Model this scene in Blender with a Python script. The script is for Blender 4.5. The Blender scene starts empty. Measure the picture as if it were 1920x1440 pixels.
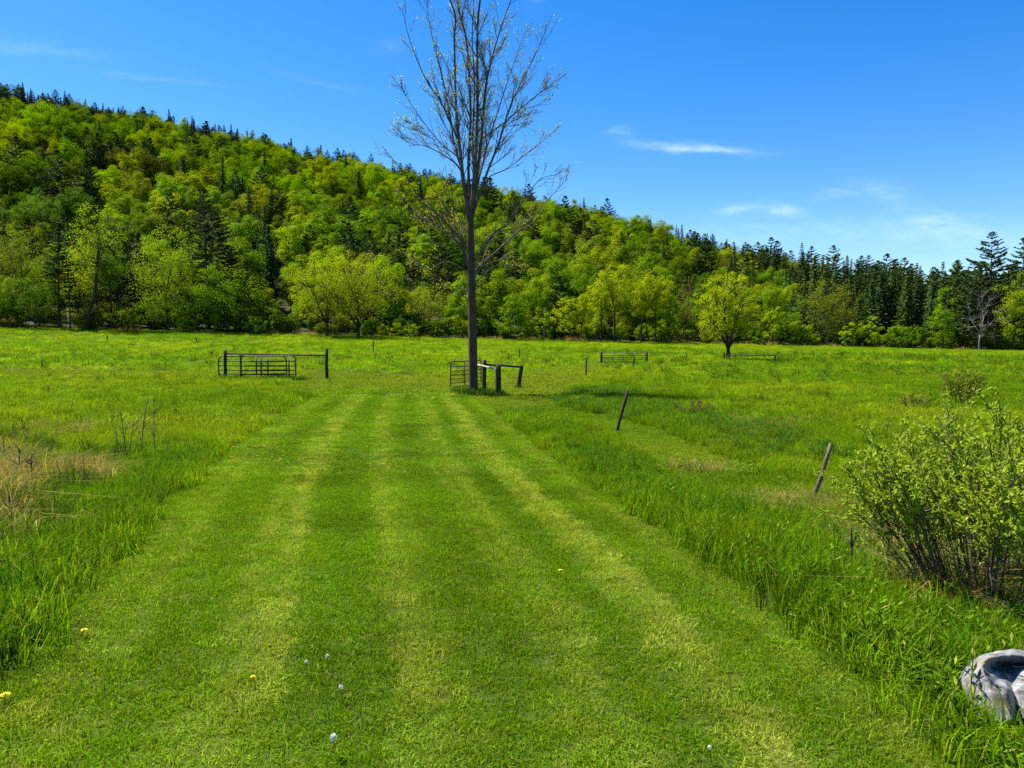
import bpy, math, random
import numpy as np
from mathutils import Vector

# ------------------------------------------------------------------ camera, sky, sun, exposure
SC = bpy.context.scene
COL = SC.collection
W0, H0, FPX = 1920.0, 1440.0, 1387.0
CAM_Z = 2.4
PITCH = math.atan(72.0 / FPX)

cam_data = bpy.data.cameras.new("camera")
cam_data.sensor_width = 36.0
cam_data.lens = 36.0 * FPX / W0
cam_data.clip_start = 0.05
cam_data.clip_end = 6000.0
cam = bpy.data.objects.new("camera", cam_data)
COL.objects.link(cam)
cam.location = (0, 0, CAM_Z)
cam.rotation_euler = (math.pi / 2 - PITCH, 0, 0)
SC.camera = cam

SUN_AZ = (-0.82, 0.50)          # horizontal direction towards the sun
SUN_EL = math.radians(59)
EXPOSURE = 1.45
SKY_STRENGTH = 0.074
SUN_STRENGTH = 5.0

SC.view_settings.view_transform = 'Standard'
SC.view_settings.look = 'None'
SC.view_settings.gamma = 1.0
SC.view_settings.use_curve_mapping = False
SC.view_settings.exposure = EXPOSURE
SC.render.engine = 'CYCLES'
SC.cycles.use_denoising = False
SC.cycles.use_adaptive_sampling = True
SC.cycles.adaptive_threshold = 0.012
SC.cycles.max_bounces = 4
SC.cycles.diffuse_bounces = 2
SC.cycles.transmission_bounces = 3
SC.cycles.transparent_max_bounces = 4
SC.cycles.sample_clamp_indirect = 6.0


class NT:
    """small helper to wire shader nodes"""
    def __init__(self, tree):
        self.t = tree
        self.n = tree.nodes
        self.l = tree.links

    def new(self, typ, **kw):
        nd = self.n.new(typ)
        for k, v in kw.items():
            setattr(nd, k, v)
        return nd

    def put(self, sock, v):
        if isinstance(v, bpy.types.NodeSocket):
            self.l.new(v, sock)
        else:
            sock.default_value = v

    def math(self, op, a, b=0.0, c=None, clamp=False):
        nd = self.new('ShaderNodeMath', operation=op, use_clamp=clamp)
        self.put(nd.inputs[0], a)
        self.put(nd.inputs[1], b)
        if c is not None:
            self.put(nd.inputs[2], c)
        return nd.outputs[0]

    def mix(self, f, a, b, blend='MIX'):
        nd = self.new('ShaderNodeMix', data_type='RGBA', blend_type=blend)
        self.put(nd.inputs[0], f)
        self.put(nd.inputs[6], a)
        self.put(nd.inputs[7], b)
        return nd.outputs[2]

    def noise(self, vec, scale, detail=3.0, rough=0.55):
        nd = self.new('ShaderNodeTexNoise')
        nd.inputs['Scale'].default_value = scale
        nd.inputs['Detail'].default_value = detail
        nd.inputs['Roughness'].default_value = rough
        if vec is not None:
            self.l.new(vec, nd.inputs['Vector'])
        return nd.outputs['Fac']

    def ramp(self, f, stops):
        nd = self.new('ShaderNodeValToRGB')
        el = nd.color_ramp.elements
        while len(el) < len(stops):
            el.new(0.5)
        for e, (p, c) in zip(el, stops):
            e.position = p
            e.color = (*c, 1.0) if len(c) == 3 else c
        self.put(nd.inputs[0], f)
        return nd.outputs[0]


world = bpy.data.worlds.new("World")
SC.world = world
world.use_nodes = True
world.cycles.sampling_method = 'MANUAL'
world.cycles.sample_map_resolution = 256
wt = NT(world.node_tree)
wt.n.clear()
wout = wt.new('ShaderNodeOutputWorld')
bg = wt.new('ShaderNodeBackground')
bg.inputs['Strength'].default_value = SKY_STRENGTH
sky = wt.new('ShaderNodeTexSky')
sky.sky_type = 'NISHITA'
sky.sun_disc = False
sky.sun_elevation = SUN_EL
sky.sun_rotation = math.atan2(SUN_AZ[0], SUN_AZ[1])
sky.altitude = 300.0
sky.air_density = 1.0
sky.dust_density = 0.35
sky.ozone_density = 3.0
hs = wt.new('ShaderNodeHueSaturation')
hs.inputs['Saturation'].default_value = 1.43
hs.inputs['Value'].default_value = 1.0
hs.inputs['Hue'].default_value = 0.507
wt.l.new(sky.outputs[0], hs.inputs['Color'])
# thin cirrus wisps, each at its own bearing and height in the sky
tc = wt.new('ShaderNodeTexCoord')
sep = wt.new('ShaderNodeSeparateXYZ')
wt.l.new(tc.outputs['Generated'], sep.inputs[0])
front = wt.math('GREATER_THAN', sep.outputs[1], 0.05)
ysafe = wt.math('MAXIMUM', sep.outputs[1], 0.05)
az = wt.math('DIVIDE', sep.outputs[0], ysafe)
el = wt.math('DIVIDE', sep.outputs[2], ysafe)
comb = wt.new('ShaderNodeCombineXYZ')
wt.put(comb.inputs[0], wt.math('MULTIPLY', az, 1.0))
wt.put(comb.inputs[1], wt.math('MULTIPLY', el, 3.2))
n1 = wt.noise(comb.outputs[0], 22.0, 8.0, 0.68)
n2 = wt.noise(comb.outputs[0], 5.0, 4.0, 0.6)
wob = wt.math('MULTIPLY', wt.math('SUBTRACT', n2, 0.5), 0.05)
total = None
#        px    py   half-w half-h slope  strength
CLOUDS = [(1235, 274, 55, 7, 0.05, 0.42), (1320, 284, 90, 7, 0.03, 0.48), (1160, 254, 22, 6, 0.0, 0.28),
          (1745, 418, 62, 17, 0.14, 0.36), (1380, 388, 42, 11, -0.2, 0.34), (1465, 394, 40, 10, 0.15, 0.38),
          (1640, 372, 50, 16, 0.1, 0.22), (1560, 375, 40, 8, 0.0, 0.16), (1800, 440, 300, 26, 0.02, 0.12),
          (70, 100, 140, 12, 0.10, 0.11), (300, 157, 110, 7, 0.13, 0.10), (610, 160, 80, 8, 0.22, 0.07),
          (735, 98, 30, 18, -0.3, 0.08), (1010, 5, 22, 18, -0.6, 0.10), (1450, 440, 420, 22, 0.03, 0.12)]
for (cx, cy, hw, hh, sl, st) in CLOUDS:
    a0, e0 = (cx - 960) / FPX, (648 - cy) / FPX
    da = wt.math('SUBTRACT', az, a0)
    ee = wt.math('SUBTRACT', wt.math('ADD', el, wob), e0)
    ee = wt.math('ADD', ee, wt.math('MULTIPLY', da, sl))
    q = wt.math('ADD', wt.math('POWER', wt.math('DIVIDE', da, hw / FPX), 2.0),
                wt.math('POWER', wt.math('DIVIDE', ee, hh / FPX), 2.0))
    g = wt.math('MULTIPLY', wt.math('EXPONENT', wt.math('MULTIPLY', q, -1.0)), st)
    total = g if total is None else wt.math('ADD', total, g)
tex = wt.math('MULTIPLY', wt.math('SUBTRACT', n1, 0.30), 2.6, clamp=True)
cfac = wt.math('MULTIPLY', wt.math('MULTIPLY', wt.math('MULTIPLY', total, 0.62), tex), front, clamp=True)
cl = wt.mix(cfac, hs.outputs[0], (8.0, 8.8, 9.8, 1.0))
wt.l.new(cl, bg.inputs['Color'])
wt.l.new(bg.outputs[0], wout.inputs['Surface'])

sd = bpy.data.lights.new("sun", 'SUN')
sd.energy = SUN_STRENGTH
sd.angle = math.radians(0.53)
sd.color = (1.0, 0.95, 0.86)
sun = bpy.data.objects.new("sun", sd)
COL.objects.link(sun)
sdir = Vector((SUN_AZ[0], SUN_AZ[1], 0)).normalized() * math.cos(SUN_EL) + Vector((0, 0, math.sin(SUN_EL)))
sun.rotation_euler = (-sdir).to_track_quat('-Z', 'Y').to_euler()
sun.location = sdir * 60

# ------------------------------------------------------------------ numeric helpers
RNG = np.random.default_rng(11)


def smooth(a, b, v):
    t = np.clip((np.asarray(v, float) - a) / (b - a), 0, 1)
    return t * t * (3 - 2 * t)


def vnoise(x, y, scale, seed=0):
    x = np.asarray(x, float) / scale + 137.3 * seed
    y = np.asarray(y, float) / scale + 71.7 * seed
    xi, yi = np.floor(x), np.floor(y)
    fx, fy = x - xi, y - yi
    fx, fy = fx * fx * (3 - 2 * fx), fy * fy * (3 - 2 * fy)

    def h(i, j):
        v = np.sin(i * 127.1 + j * 311.7 + seed * 17.7) * 43758.5453
        return v - np.floor(v)
    return (h(xi, yi) * (1 - fx) + h(xi + 1, yi) * fx) * (1 - fy) + (h(xi, yi + 1) * (1 - fx) + h(xi + 1, yi + 1) * fx) * fy


def fbm(x, y, scale, seed=0, octv=3):
    s, a, t = 0, 1.0, 0
    for k in range(octv):
        s = s + a * vnoise(x, y, scale / 2 ** k, seed + k)
        t += a
        a *= 0.55
    return s / t


def edge_y(x):
    return 137.0 + 0.15 * (np.clip(x, -200, 260) + 95.0)


def edge_z(x):
    return np.clip(3.55 - 0.0229 * np.clip(x, -220, 160), 0, 9)


RX = np.array([-900, -600, -332, -194, -83, 0, 49, 118, 170, 221, 300, 420, 900.])
RZ = np.array([150, 165, 153, 129, 106, 85, 74, 58, 47, 36, 22, 14, 8.])


def ground_z(x, y):
    x = np.asarray(x, float)
    y = np.asarray(y, float)
    z = 0.66 * (1 - smooth(1.5, 17, y))
    # the mown track is a low causeway, the ground falls away a little on both sides of it
    z = z - 0.22 * smooth(1.9, 4.2, x) * (1 - smooth(8, 22, y)) * smooth(-2, 1, y)
    z = z - 0.30 * smooth(-4.5, -8.5, -(-x)) * 0
    ye, ze = edge_y(x), edge_z(x)
    t = np.clip((y - 40) / (ye - 40), 0, 1.15)
    z = z + ze * t ** 1.7
    z = z + (fbm(x, y, 14, 3) - 0.5) * 0.35 * smooth(10, 40, y) + (vnoise(x, y, 2.3, 5) - 0.5) * 0.05
    yf = ye + 22
    zr = np.interp(x, RX, RZ)
    yr = 485 + 25 * (vnoise(x, x * 0, 90, 8) - 0.5)
    s = np.clip((y - yf) / (yr - yf), 0, 1)
    p = 1 - (1 - s) ** (1.35 - 0.42 * smooth(-20, 110, x))
    hill = (zr - ze) * p + (fbm(x, y, 70, 21) - 0.5) * 16 * smooth(0, 0.25, s) * (1 - smooth(0.8, 1, s)) * np.clip(zr / 100, 0.1, 1)
    z = z + np.where(y > yf, hill, 0)
    back = np.clip((y - yr) / 900, 0, 1)
    z = z - np.where(y > yr, (zr - 10) * smooth(0, 1, back), 0)
    return z


CP, SP = math.cos(PITCH), math.sin(PITCH)


def ray(px, py):
    r, u, f = px - 960.0, 720.0 - py, FPX
    v = np.array([r, f * CP + u * SP, u * CP - f * SP])
    return v / np.linalg.norm(v)


def hit(px, py):
    """the ground point seen at that place of the photograph"""
    d = ray(px, py)
    ts = np.concatenate([np.arange(1.0, 40, 0.02), np.arange(40, 260, 0.1)])
    z = CAM_Z + d[2] * ts - ground_z(d[0] * ts, d[1] * ts)
    k = np.argmax(z < 0)
    if z[k] >= 0:
        k = len(ts) - 1
    t = ts[k]
    x, y = float(d[0] * t), float(d[1] * t)
    return Vector((x, y, float(ground_z(x, y))))


def at_depth(px, y):
    x = (px - 960.0) / FPX * (y * CP)
    return Vector((x, y, float(ground_z(x, y))))


def z_at(py, y):
    """height seen at image row py at depth y"""
    d = ray(960, py)
    return CAM_Z + d[2] / d[1] * y


def to_px(p):
    x, y, z = p[0], p[1], p[2] - CAM_Z
    f = y * CP - z * SP
    u = y * SP + z * CP
    return 960 + FPX * x / f, 720 - FPX * u / f


# ------------------------------------------------------------------ mesh helpers
def np_mesh(name, V, F, mats, mat_idx=None, face_attr=None, smooth_shade=False):
    V = np.asarray(V, np.float32)
    F = np.asarray(F, np.int32)
    k = F.shape[1]
    me = bpy.data.meshes.new(name)
    me.vertices.add(len(V))
    me.vertices.foreach_set('co', V.ravel())
    me.loops.add(F.size)
    me.loops.foreach_set('vertex_index', F.ravel())
    me.polygons.add(len(F))
    me.polygons.foreach_set('loop_start', np.arange(0, F.size, k, dtype=np.int32))
    me.polygons.foreach_set('loop_total', np.full(len(F), k, np.int32))
    for m in mats:
        me.materials.append(m)
    if mat_idx is not None:
        me.polygons.foreach_set('material_index', np.asarray(mat_idx, np.int32))
    if smooth_shade:
        me.polygons.foreach_set('use_smooth', np.ones(len(F), bool))
    if face_attr is not None:
        a = me.attributes.new('lv', 'FLOAT', 'FACE')
        a.data.foreach_set('value', np.asarray(face_attr, np.float32))
    me.update()
    return me


class Geo:
    """collects quads; all faces are quads"""
    def __init__(self):
        self.V, self.F, self.M, self.A, self.n = [], [], [], [], 0

    def add(self, V, F, m=0, a=None):
        V = np.asarray(V, float)
        F = np.asarray(F, int)
        self.V.append(V)
        self.F.append(F + self.n)
        self.M.append(np.full(len(F), m))
        self.A.append(np.full(len(F), 0.5) if a is None else np.asarray(a))
        self.n += len(V)

    def tube(self, P, R, k=6, m=0, cap=True):
        P = np.asarray(P, float)
        R = np.asarray(R, float)
        T = np.gradient(P, axis=0)
        T /= np.linalg.norm(T, axis=1)[:, None] + 1e-9
        ref = np.array([0, 1, 0.0]) if abs(T[0, 1]) < 0.8 else np.array([1.0, 0, 0])
        rings = []
        ang = np.linspace(0, 2 * np.pi, k, endpoint=False)
        for p, t, r in zip(P, T, R):
            a = np.cross(t, ref)
            a /= np.linalg.norm(a) + 1e-9
            b = np.cross(a, t)
            ref = b
            rings.append(p + r * (np.cos(ang)[:, None] * a + np.sin(ang)[:, None] * b))
        V = np.concatenate(rings)
        F = []
        for i in range(len(P) - 1):
            for j in range(k):
                j2 = (j + 1) % k
                F.append((i * k + j, i * k + j2, (i + 1) * k + j2, (i + 1) * k + j))
        if cap and k % 2 == 0:
            for base in (0, (len(P) - 1) * k):
                for j in range(1, k // 2):
                    a0, a1, b1, b0 = base + j - 1, base + j, base + k - 1 - j, base + (k - j) % k
                    F.append((a0, a1, b1, b0) if base else (b0, b1, a1, a0))
        self.add(V, F, m)

    def box(self, c, size, m=0, rot=0.0, jit=0.0):
        sx, sy, sz = size[0] / 2, size[1] / 2, size[2] / 2
        V = np.array([[x, y, z] for z in (-sz, sz) for x, y in ((-sx, -sy), (sx, -sy), (sx, sy), (-sx, sy))], float)
        if jit:
            V += RNG.normal(0, jit, V.shape)
        ca, sa = math.cos(rot), math.sin(rot)
        V = np.stack([V[:, 0] * ca - V[:, 1] * sa, V[:, 0] * sa + V[:, 1] * ca, V[:, 2]], 1) + np.array(c)
        F = [(3, 2, 1, 0), (4, 5, 6, 7), (0, 1, 5, 4), (1, 2, 6, 5), (2, 3, 7, 6), (3, 0, 4, 7)]
        self.add(V, F, m)

    def leaves(self, C, N, L, Wd, m=0, rng=RNG, T=None, a=None, spread=1.0):
        """rhombic leaves at centres C facing N; L length, Wd width"""
        n = len(C)
        if n == 0:
            return
        N = N / (np.linalg.norm(N, axis=1)[:, None] + 1e-9)
        if T is None:
            T = rng.normal(0, 1, (n, 3))
        T = T - N * np.sum(T * N, 1)[:, None]
        T /= np.linalg.norm(T, axis=1)[:, None] + 1e-9
        B = np.cross(N, T)
        L = np.broadcast_to(np.asarray(L, float), (n,))[:, None]
        Wd = np.broadcast_to(np.asarray(Wd, float), (n,))[:, None]
        V = np.stack([C - T * L * 0.5, C + B * Wd * 0.5 + T * L * 0.06, C + T * L * 0.5, C - B * Wd * 0.5 + T * L * 0.06], 1).reshape(-1, 3)
        F = np.arange(4 * n).reshape(n, 4)
        self.add(V, F, m, rng.random(n) if a is None else a)

    def mesh(self, name, mats, smooth_shade=False):
        return np_mesh(name, np.concatenate(self.V), np.concatenate(self.F), mats, np.concatenate(self.M),
                       np.concatenate(self.A), smooth_shade)


def link(name, data, parent=None, loc=None, **props):
    o = bpy.data.objects.new(name, data)
    COL.objects.link(o)
    if parent is not None:
        o.parent = parent
    if loc is not None:
        o.location = loc
    for k, v in props.items():
        o[k] = v
    return o


def thing(name, label, cat, loc=(0, 0, 0), rz=0.0, group=None):
    o = link(name, None, None, loc, label=label, category=cat)
    o.rotation_euler.z = rz
    if group:
        o['group'] = group
    return o


# ------------------------------------------------------------------ materials
def new_mat(name):
    m = bpy.data.materials.new(name)
    m.use_nodes = True
    t = NT(m.node_tree)
    t.n.clear()
    out = t.new('ShaderNodeOutputMaterial')
    return m, t, out


def leaf_shader(t, out, col, transl=0.35, rough=0.55, spec=0.25, tr_tint=(0.95, 1.0, 0.2)):
    p = t.new('ShaderNodeBsdfPrincipled')
    t.put(p.inputs['Base Color'], col)
    p.inputs['Roughness'].default_value = rough
    p.inputs['Specular IOR Level'].default_value = spec
    tr = t.new('ShaderNodeBsdfTranslucent')
    t.put(tr.inputs['Color'], t.mix(1.0, col, (*[c * 1.35 for c in tr_tint], 1), 'MULTIPLY'))
    mx = t.new('ShaderNodeMixShader')
    mx.inputs[0].default_value = transl
    t.l.new(p.outputs[0], mx.inputs[1])
    t.l.new(tr.outputs[0], mx.inputs[2])
    t.l.new(mx.outputs[0], out.inputs['Surface'])


def leaf_mat(name, source, transl=0.35, var=0.5, spec=0.25, rough=0.55, straw=0.0):
    """source: 'OBJECT' uses the object's own colour, 'INSTANCER' the colour stored with each plant of a mass"""
    m, t, out = new_mat(name)
    if source == 'OBJECT':
        c = t.new('ShaderNodeObjectInfo').outputs['Color']
    else:
        a = t.new('ShaderNodeAttribute', attribute_type='INSTANCER', attribute_name='tint')
        c = a.outputs['Color']
    lv = t.new('ShaderNodeAttribute', attribute_type='GEOMETRY', attribute_name='lv').outputs['Fac']
    geo = t.new('ShaderNodeNewGeometry')
    f = t.math('ADD', t.math('MULTIPLY', lv, var), 1.0 - var / 2)
    v = t.new('ShaderNodeVectorMath', operation='SCALE')
    t.l.new(c, v.inputs[0])
    t.put(v.inputs['Scale'], f)
    # a share of the leaves is younger and yellower
    yel = t.mix(t.math('MULTIPLY', t.math('GREATER_THAN', lv, 0.8), 0.35), v.outputs[0], t.mix(1.0, v.outputs[0], (1.22, 1.12, 0.8, 1), 'MULTIPLY'))
    if straw:
        yel = t.mix(t.math('MULTIPLY', t.math('GREATER_THAN', t.math('FRACT', t.math('MULTIPLY', lv, 7.31)), 1.0 - straw), 0.75), yel, (0.30, 0.31, 0.06, 1))
    leaf_shader(t, out, yel, transl, rough, spec)
    return m


def plain_mat(name, c1, c2, scale=6.0, rough=0.85, bump=0.3, metallic=0.0, stretch=(1, 1, 1), spec=0.3):
    m, t, out = new_mat(name)
    tcn = t.new('ShaderNodeTexCoord')
    mp = t.new('ShaderNodeMapping')
    mp.inputs['Scale'].default_value = stretch
    t.l.new(tcn.outputs['Object'], mp.inputs[0])
    n = t.noise(mp.outputs[0], scale, 5.0, 0.6)
    col = t.ramp(n, [(0.3, c1), (0.7, c2)])
    p = t.new('ShaderNodeBsdfPrincipled')
    t.l.new(col, p.inputs['Base Color'])
    p.inputs['Roughness'].default_value = rough
    p.inputs['Metallic'].default_value = metallic
    p.inputs['Specular IOR Level'].default_value = spec
    b = t.new('ShaderNodeBump')
    b.inputs['Strength'].default_value = bump
    b.inputs['Distance'].default_value = 0.02
    t.l.new(n, b.inputs['Height'])
    t.l.new(b.outputs[0], p.inputs['Normal'])
    t.l.new(p.outputs[0], out.inputs['Surface'])
    return m


M_LEAF = leaf_mat('broadleaf_foliage', 'OBJECT', 0.38, 0.4, 0.02, 0.75)
M_LEAF_I = leaf_mat('woodland_foliage', 'INSTANCER', 0.36, 0.28, 0.0, 0.8)
M_NEEDLE = leaf_mat('conifer_needles', 'OBJECT', 0.10, 0.5, 0.04, 0.7)
M_NEEDLE_I = leaf_mat('woodland_needles', 'INSTANCER', 0.10, 0.5, 0.04, 0.7)
M_GRASS = leaf_mat('grass_blades', 'INSTANCER', 0.42, 1.0, 0.015, 0.7, 0.07)
M_BARK = plain_mat('dark_bark', (0.020, 0.016, 0.012), (0.055, 0.045, 0.034), 5.0, 0.9, 0.6, stretch=(4, 4, 0.7))
M_BARK_ASH = plain_mat('grey_ridged_bark', (0.026, 0.016, 0.008), (0.110, 0.074, 0.042), 5.0, 0.9, 0.9, stretch=(5, 5, 0.6))
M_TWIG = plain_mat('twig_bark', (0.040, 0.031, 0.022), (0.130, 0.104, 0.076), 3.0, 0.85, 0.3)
M_GREYTWIG = plain_mat('dead_grey_bark', (0.10, 0.09, 0.078), (0.21, 0.19, 0.165), 3.0, 0.9, 0.3)
M_POST = plain_mat('weathered_post_wood', (0.016, 0.011, 0.007), (0.058, 0.042, 0.026), 7.0, 0.9, 0.8, stretch=(5, 5, 0.5))
M_STAKE = plain_mat('grey_stake_wood', (0.045, 0.032, 0.020), (0.165, 0.122, 0.080), 8.0, 0.9, 0.8, stretch=(6, 6, 0.5))
M_RAIL = plain_mat('pale_rail_wood', (0.22, 0.20, 0.165), (0.42, 0.39, 0.33), 6.0, 0.85, 0.5, stretch=(1, 5, 5))
M_STEEL = plain_mat('dark_gate_steel', (0.012, 0.013, 0.014), (0.045, 0.042, 0.038), 9.0, 0.6, 0.2, spec=0.4)
M_RUST = plain_mat('rusty_gate_steel', (0.055, 0.022, 0.012), (0.14, 0.062, 0.036), 9.0, 0.75, 0.3)
M_STRAW = plain_mat('dead_stalk', (0.10, 0.075, 0.045), (0.22, 0.17, 0.105), 9.0, 0.9, 0.1)
M_DEADBROWN = plain_mat('brown_stalk', (0.040, 0.025, 0.014), (0.10, 0.066, 0.038), 9.0, 0.9, 0.1)
M_YELLOW = plain_mat('dandelion_yellow', (0.75, 0.50, 0.01), (0.85, 0.62, 0.02), 60.0, 0.8, 0.0)
M_FLUFF = plain_mat('dandelion_fluff', (0.50, 0.49, 0.44), (0.62, 0.61, 0.56), 60.0, 0.9, 0.0)
M_STEM = plain_mat('flower_stem', (0.09, 0.13, 0.03), (0.14, 0.17, 0.05), 20.0, 0.7, 0.0)

# ------------------------------------------------------------------ colour of the grass from place to place
LANE_Y = np.array([-6, 0.5, 3.9, 5.8, 9.0, 13.7, 17.9, 26, 38, 48])
LANE_L = np.array([-2.2, -2.3, -2.7, -3.4, -4.5, -5.8, -6.8, -8.3, -9.8, -11.5])
LRY = np.array([-6, 0.5, 3.0, 4.8, 7.9, 15, 20, 27, 34, 48])
LANE_R = np.array([2.0, 2.0, 1.95, 1.87, 1.65, 1.0, 0.4, -0.5, -1.6, -2.5])


def lane_u(x, y):
    xl = np.interp(y, LANE_Y, LANE_L)
    xr = np.interp(y, LRY, LANE_R)
    return (x - xl) / (xr - xl), xr - xl


def seg_dist(x, y, pts):
    best = np.full(np.shape(x), 1e9)
    for (ax, ay), (bx, by) in zip(pts[:-1], pts[1:]):
        dx, dy = bx - ax, by - ay
        t = np.clip(((x - ax) * dx + (y - ay) * dy) / (dx * dx + dy * dy), 0, 1)
        best = np.minimum(best, np.hypot(x - ax - t * dx, y - ay - t * dy))
    return best


SIDE_A = [tuple(hit(*p)[:2]) for p in ((1330, 880), (1220, 825), (1130, 790), (1020, 765), (930, 752))]
SIDE_B = [tuple(hit(*p)[:2]) for p in ((900, 760), (1000, 722), (1030, 705), (1085, 690), (1150, 682))]
TRACK_L = [tuple(hit(*p)[:2]) for p in ((740, 730), (690, 712), (560, 702), (300, 700), (0, 700))]


def mown(x, y):
    """1 on mown grass, 0 in the long grass"""
    u, w = lane_u(x, y)
    wob = (fbm(x, y, 1.6, 31) - 0.5) * 0.55
    d_in = np.minimum(u, 1 - u) * w + wob
    m = smooth(-0.12, 0.12, d_in) * (1 - smooth(46, 50, y))
    m = np.maximum(m, 1 - smooth(0.75, 1.3, seg_dist(x, y, SIDE_A) + wob))
    m = np.maximum(m, 1 - smooth(2.2, 3.4, seg_dist(x, y, SIDE_B) + wob))
    m = np.maximum(m, 1 - smooth(4.0, 6.5, seg_dist(x, y, TRACK_L) + wob))
    return m


def tint(x, y):
    """base colour of the grass at a place: mowing stripes, field patches"""
    x = np.asarray(x, float)
    y = np.asarray(y, float)
    n = len(x)
    u, w = lane_u(x, y)
    uu = u + (fbm(x, y, 3.5, 41) - 0.5) * 0.030 + (vnoise(x, y, 0.35, 43) - 0.5) * 0.012
    pale = np.zeros(n)
    for c, s, a in ((0.065, .012, .45), (0.115, .013, .50), (0.255, .014, .60), (0.305, .019, .85), (0.48, .015, .62), (0.515, .009, .35), (0.645, .010, .45), (0.69, .014, .65), (0.795, .012, .75), (0.835, .017, 1.0), (0.95, .018, 0.35)):
        pale = np.maximum(pale, a * np.exp(-((uu - c) / (s * 0.78)) ** 2))
    pale *= 1.2 * (1 - smooth(36, 46, y)) * np.clip(0.25 + 1.3 * fbm(x, y, 0.7, 51), 0, 1.15) * smooth(-0.03, 0.02, u) * (1 - smooth(1.0, 1.05, u))
    dark = np.zeros(n)
    for c, s, a in ((0.19, .05, .3), (0.39, .06, .55), (0.58, .05, .42), (0.745, .035, .5), (0.9, .05, .25)):
        dark = np.maximum(dark, a * np.exp(-((uu - c) / s) ** 2))
    dark *= 1 - smooth(36, 46, y)
    lawn = np.array([0.110, 0.196, 0.001])
    lawn_d = np.array([0.066, 0.150, 0.001])
    lawn_p = np.array([0.285, 0.340, 0.045])
    c = lawn[None] * (1 - dark[:, None]) + lawn_d[None] * dark[:, None]
    blot = fbm(x, y, 1.3, 61)
    c = c * (0.62 + 0.76 * blot)[:, None]
    pale = np.clip(pale, 0, 1)
    c = c * (1 - pale[:, None]) + lawn_p[None] * pale[:, None]
    # the meadow
    a = fbm(x, y, 9, 71)
    b = fbm(x, y, 2.5, 81)
    far = smooth(25, 90, y)
    m1, m2, m3 = np.array([0.102, 0.182, 0.003]), np.array([0.158, 0.222, 0.005]), np.array([0.064, 0.138, 0.003])
    k = np.clip((a - 0.35) / 0.3, 0, 1)[:, None]
    md = m1 * (1 - k) + m2 * k
    k2 = np.clip((b - 0.5) / 0.25, 0, 1)[:, None] * 0.6
    md = md * (1 - k2) + m3 * k2
    md = md * (1 + 0.18 * far)[:, None]
    # pale cut band across the field and the warmer left corner
    band = 0.6 * (1 - smooth(3, 7, seg_dist(x, y, TRACK_L)))
    band = np.maximum(band, 0.55 * (1 - smooth(1.5, 3.0, seg_dist(x, y, SIDE_B))))
    md = md * (1 - band[:, None]) + np.array([0.145, 0.185, 0.016]) * band[:, None]
    lm = smooth(-0.02, 0.03, np.minimum(u, 1 - u)) * (1 - smooth(34, 46, y))
    return c * lm[:, None] + md * (1 - lm[:, None])


# ------------------------------------------------------------------ the ground, one sheet over the hill to the horizon
def build_ground():
    ys = np.concatenate([np.arange(-40, 0, 4.0), np.arange(0, 20, 0.25), np.arange(20, 60, 0.8), np.arange(60, 180, 2.5),
                         np.arange(180, 540, 8.0), np.arange(540, 1500, 60.0), np.arange(1500, 5001, 500.0)])
    xs = np.concatenate([-np.geomspace(60, 4000, 45)[::-1], np.arange(-58, -12, 1.6), np.arange(-12, 12, 0.3), np.arange(12, 60, 1.6), np.geomspace(60.5, 4000, 45)])
    X, Y = np.meshgrid(xs, ys)
    Z = ground_z(X, Y)
    nx, ny = len(xs), len(ys)
    V = np.stack([X.ravel(), Y.ravel(), Z.ravel()], 1)
    i = np.arange(nx - 1)
    j = np.arange(ny - 1)
    I, J = np.meshgrid(i, j)
    a = (J * nx + I).ravel()
    F = np.stack([a, a + 1, a + nx + 1, a + nx], 1)
    m, t, out = new_mat('field_ground')
    vc = t.new('ShaderNodeAttribute', attribute_type='GEOMETRY', attribute_name='turf').outputs['Color']
    g = t.new('ShaderNodeNewGeometry')
    n = t.noise(g.outputs['Position'], 9.0, 6.0, 0.65)
    col = t.mix(t.math('MULTIPLY', n, 0.75), vc, (0.030, 0.026, 0.012, 1))
    p = t.new('ShaderNodeBsdfPrincipled')
    t.l.new(col, p.inputs['Base Color'])
    p.inputs['Roughness'].default_value = 0.95
    p.inputs['Specular IOR Level'].default_value = 0.1
    bm = t.new('ShaderNodeBump')
    bm.inputs['Strength'].default_value = 0.6
    bm.inputs['Distance'].default_value = 0.05
    t.l.new(n, bm.inputs['Height'])
    t.l.new(bm.outputs[0], p.inputs['Normal'])
    t.l.new(p.outputs[0], out.inputs['Surface'])
    me = np_mesh('ground', V, F, [m], smooth_shade=True)
    c = tint(V[:, 0], V[:, 1]) * 0.4  # turf colour darkened so gaps between blades read as soil and shadow
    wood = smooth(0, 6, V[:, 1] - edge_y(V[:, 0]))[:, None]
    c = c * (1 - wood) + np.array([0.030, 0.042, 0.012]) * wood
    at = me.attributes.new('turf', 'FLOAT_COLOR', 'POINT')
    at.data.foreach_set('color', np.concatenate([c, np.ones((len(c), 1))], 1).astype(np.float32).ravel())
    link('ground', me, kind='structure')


build_ground()


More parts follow.
